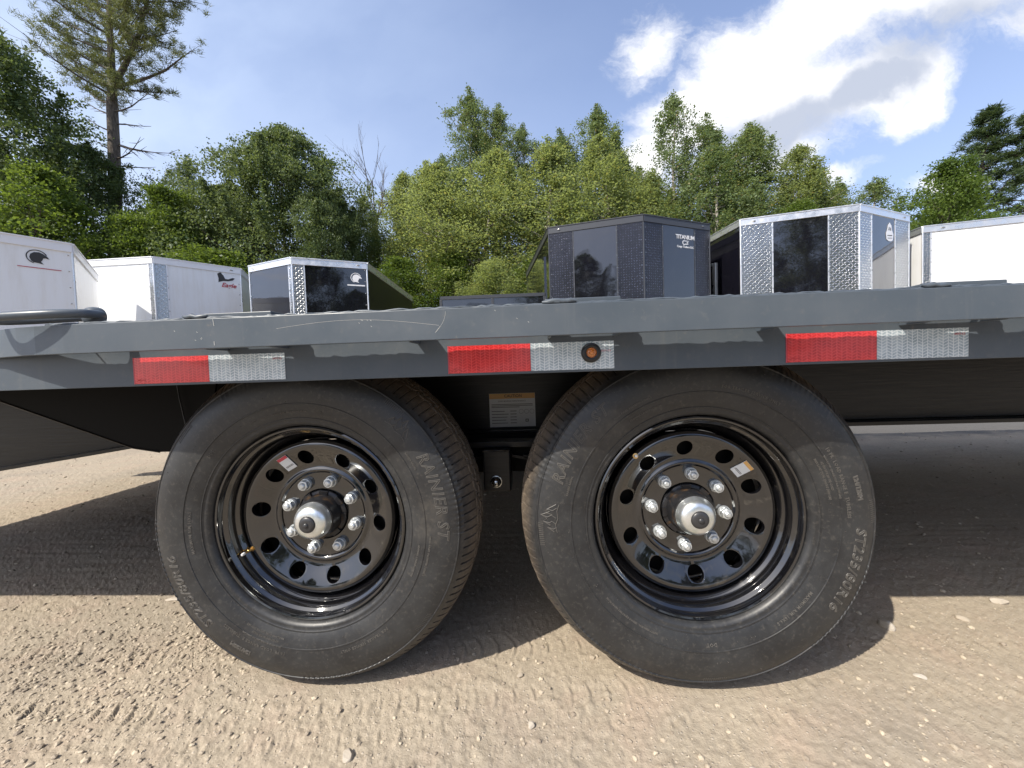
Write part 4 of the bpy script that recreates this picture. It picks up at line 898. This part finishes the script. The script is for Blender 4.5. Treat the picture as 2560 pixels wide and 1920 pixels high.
tree('airy', 11.15, 14, 6.9, 2.3, 'low open tree behind the apex of the silver trimmed trailer')
tree('airy', 11.9, 13, 6.6, 2.6, 'wispy tree just right of the silver trimmed trailer apex')
tree('bush', 11.5, 10.5, 5.9, 2.5, 'bright green rounded tree above the white trailer at right')
tree('pine', 15.9, 14, 9.3, 3.6, 'dark pine at the right edge, the taller one')
tree('pine', 16.6, 13, 8.8, 3.2, 'dark pine cut by the right edge of the picture', 1.0)
tree('bush', 13.6, 11.4, 4.4, 2.6, 'low shrub below the dark pines over the white trailer')
UG = ('behind the right end of the white V-nosed trailer', 'behind the nose of the smaller black trailer', 'behind the sloping side of the smaller black trailer', 'just right of the smaller black trailer', 'left of the low open black trailer', 'behind the left half of the low open black trailer', 'behind the right half of the low open black trailer', 'hidden behind the left side of the TITANIUM trailer', 'hidden behind the right side of the TITANIUM trailer', 'in the gap between the two tall black trailers', 'behind the left corner of the silver trimmed trailer', 'between the silver trimmed trailer and the big white trailer')
k = 0
for x_ in (-9.6, -7.4, -5.2, -4.0, -2.4, -.9, .6, 2.2, 3.9, 5.6, 7.2, 10.2):
    k += 1; tree('bush' if k % 3 else 'birch', x_+.0, 10.6+(k % 3)*.7, 3.9+.7*((k*7) % 3)/2, 2.6, 'low leafy undergrowth shrub '+UG[k-1], grp='undergrowth shrubs behind the trailers')
# a belt of distant wood closing the low gaps
def belt():
    r_ = np.random.default_rng(77); n = 1500; cx_ = r_.uniform(-46, 46, n); cy_ = 19+r_.random(n)*5+np.abs(cx_)*-.12; cz = r_.random(n)*4.2
    cent = np.stack([cx_, cy_, cz], -1); V, Fc = leaves(cent, 46, np.full(n, .55), .17, r_); return npmesh('distant_wood', V, Fc)
tag(link('distant_wood', belt(), M['l_dark']), 'dark mass of distant woodland filling in low behind the tree line', kind='stuff')
# dead tree
r = empty('dead_tree', (-6.0, 15, 0)); tag(r, 'bare dead tree with thin grey branches poking above the birches', 'tree', 'trees along the edge of the yard')
b = MB(); rr = random.Random(5)
def twig(p, d, L_, r0, dep):
    q = p+d*L_; b.tube([p, p.lerp(q, .5)+Vector((rr.gauss(0, .03), rr.gauss(0, .03), 0)), q], [r0, r0*.75, r0*.5], 5)
    if dep > 0:
        for _ in range(3 if dep > 1 else 2):
            dd = (d+Vector((rr.gauss(0, .38), rr.gauss(0, .38), rr.uniform(-.05, .3)))).normalized(); twig(p.lerp(q, rr.uniform(.45, 1)), dd, L_*rr.uniform(.5, .8), r0*.5, dep-1)
b.tube([(-6.0, 15, 0), (-6.05, 15, 4), (-6.1, 15, 7.2)], [.11, .08, .05], 8)
for s_, L_ in ((0, 1.6), (-.35, 1.35), (.3, 1.4), (-.15, 1.7), (.55, .9)): twig(Vector((-6.1, 15, 6.9)), Vector((s_, rr.gauss(0, .1), 1)).normalized(), L_, .03, 3)
part('trunk', b, M['bark'], r, 60)
# the tall white pine
r = empty('tall_pine_tree', (-15.05, 13, 0)); tag(r, 'tall pine with a bare lower trunk, dead side branches and wind-swept crown at upper left', 'tree', 'trees along the edge of the yard')
rr = random.Random(9); b = MB(); TX = lambda z: -15.05+.08*max(0, z-4)**.5*0 + (z-7)*.045
def P3(z, dx=0, dy=0): return Vector((-15.18+(z-7)*.058+dx, 13+dy, z))
zs = [0, 3, 6, 8, 9.5, 10.8, 11.6, 12.8, 14, 15.4, 16.6]; b.tube([P3(z, .04*rr.gauss(0, 1)) for z in zs], [.25, .23, .21, .19, .17, .16, .12, .10, .08, .05, .02], 12)
f_ = [P3(11.4), P3(12.2, .5), P3(13.3, .95, .1), P3(14.6, 1.2, .2), P3(15.8, 1.35, .2)]; b.tube(f_, [.11, .09, .07, .05, .02], 8)
cents = []
def limb(st, d, L_, r0, tips, sub=5):
    pts = [st]; dd = d.normalized()
    for i in range(5):
        dd = (dd+Vector((rr.gauss(0, .09), rr.gauss(0, .09), rr.uniform(.0, .12)))).normalized(); pts.append(pts[-1]+dd*L_/5)
    b.tube(pts, [r0*(1-.17*i) for i in range(6)], 5)
    if tips:
        for i in range(1, 6):
            for _ in range(sub):
                e = pts[i]+Vector((rr.gauss(0, .16+.03*i), rr.gauss(0, .28), rr.gauss(.06, .13)))
                b.tube([pts[i-1].lerp(pts[i], rr.random()), e], [.010, .004], 3); cents.append(e)
                cents.append(e+Vector((rr.gauss(0, .09), rr.gauss(0, .09), rr.gauss(0, .05))))
    else:
        for i in range(2, 6):
            for _ in range(2):
                d2 = (dd+Vector((rr.gauss(0, .5), rr.gauss(0, .5), rr.uniform(-.6, .1)))).normalized(); b.tube([pts[i-1], pts[i-1]+d2*L_*.22], [r0*.4, r0*.12], 3)
for z in np.arange(10.9, 16.4, .30):                        # crown limbs
    s_ = rr.choice((-1, 1)); wdt = np.interp(z, [10.9, 12, 14, 16.4], [2.2, 2.9, 3.0, 2.0])
    limb(P3(z), Vector((-1.0, rr.gauss(0, .45), .38)), wdt*rr.uniform(.7, 1.05), .045, True)
    if rr.random() < .8: limb(P3(z, .3 if z > 12 else 0), Vector((1, rr.gauss(0, .5), .25)), wdt*rr.uniform(.55, .85), .04, True)
for z in np.arange(12.2, 15.6, .45): limb(P3(z, .6+.22*(z-12)), Vector((1, rr.gauss(0, .5), .1)), 1.6*rr.uniform(.7, 1.1), .035, True)
limb(P3(11.5, .2), Vector((1, .1, .16)), 3.1, .07, True, 5)
for z, s_, L_, dz in ((10.6, 1, 2.6, -.10), (10.5, -1, 1.1, .25), (10.2, 1, 1.4, -.3), (9.9, -1, .9, .3), (9.5, 1, 2.3, -.28), (9.5, 1, 1.5, -.5), (8.9, 1, 2.2, -.05), (8.75, 1, 1.8, -.3), (9.2, -1, .8, .5), (8.3, -1, .7, -.3)):
    limb(P3(z), Vector((s_, rr.gauss(0, .15), dz)), L_, .032, False)
part('trunk', b, M['bark'], r, 60)
cn = np.array([tuple(c) for c in cents]); V, Fc = needles(cn, 22, .19, .010, np.random.default_rng(3), .1)
V = V-np.array([-15.05, 13, 0]); me = npmesh('needles', V, Fc); me.materials.append(M['l_bigpine']); link('crown', me, None, r, (-15.05, 13, 0))
print('pine clumps', len(cents))
# trees on the far side of the yard, behind the photographer (seen only as reflections)
for i, (x_, y_, H_, W_, kd) in enumerate(((-18, -24, 8, 6, 'maple'), (-11, -27, 11.5, 7, 'darkm'), (-4, -26, 6.5, 6, 'maple'), (3, -28, 10.5, 6, 'darkm'), (9, -25, 14, 9, 'maple'), (15, -26, 9, 7, 'darkm'), (24, -22, 6, 7, 'maple'), (30, -12, 6, 8, 'darkm'))):
    tree(kd, x_, y_, H_, W_, 'tree across the yard behind the photographer', grp='trees across the yard')
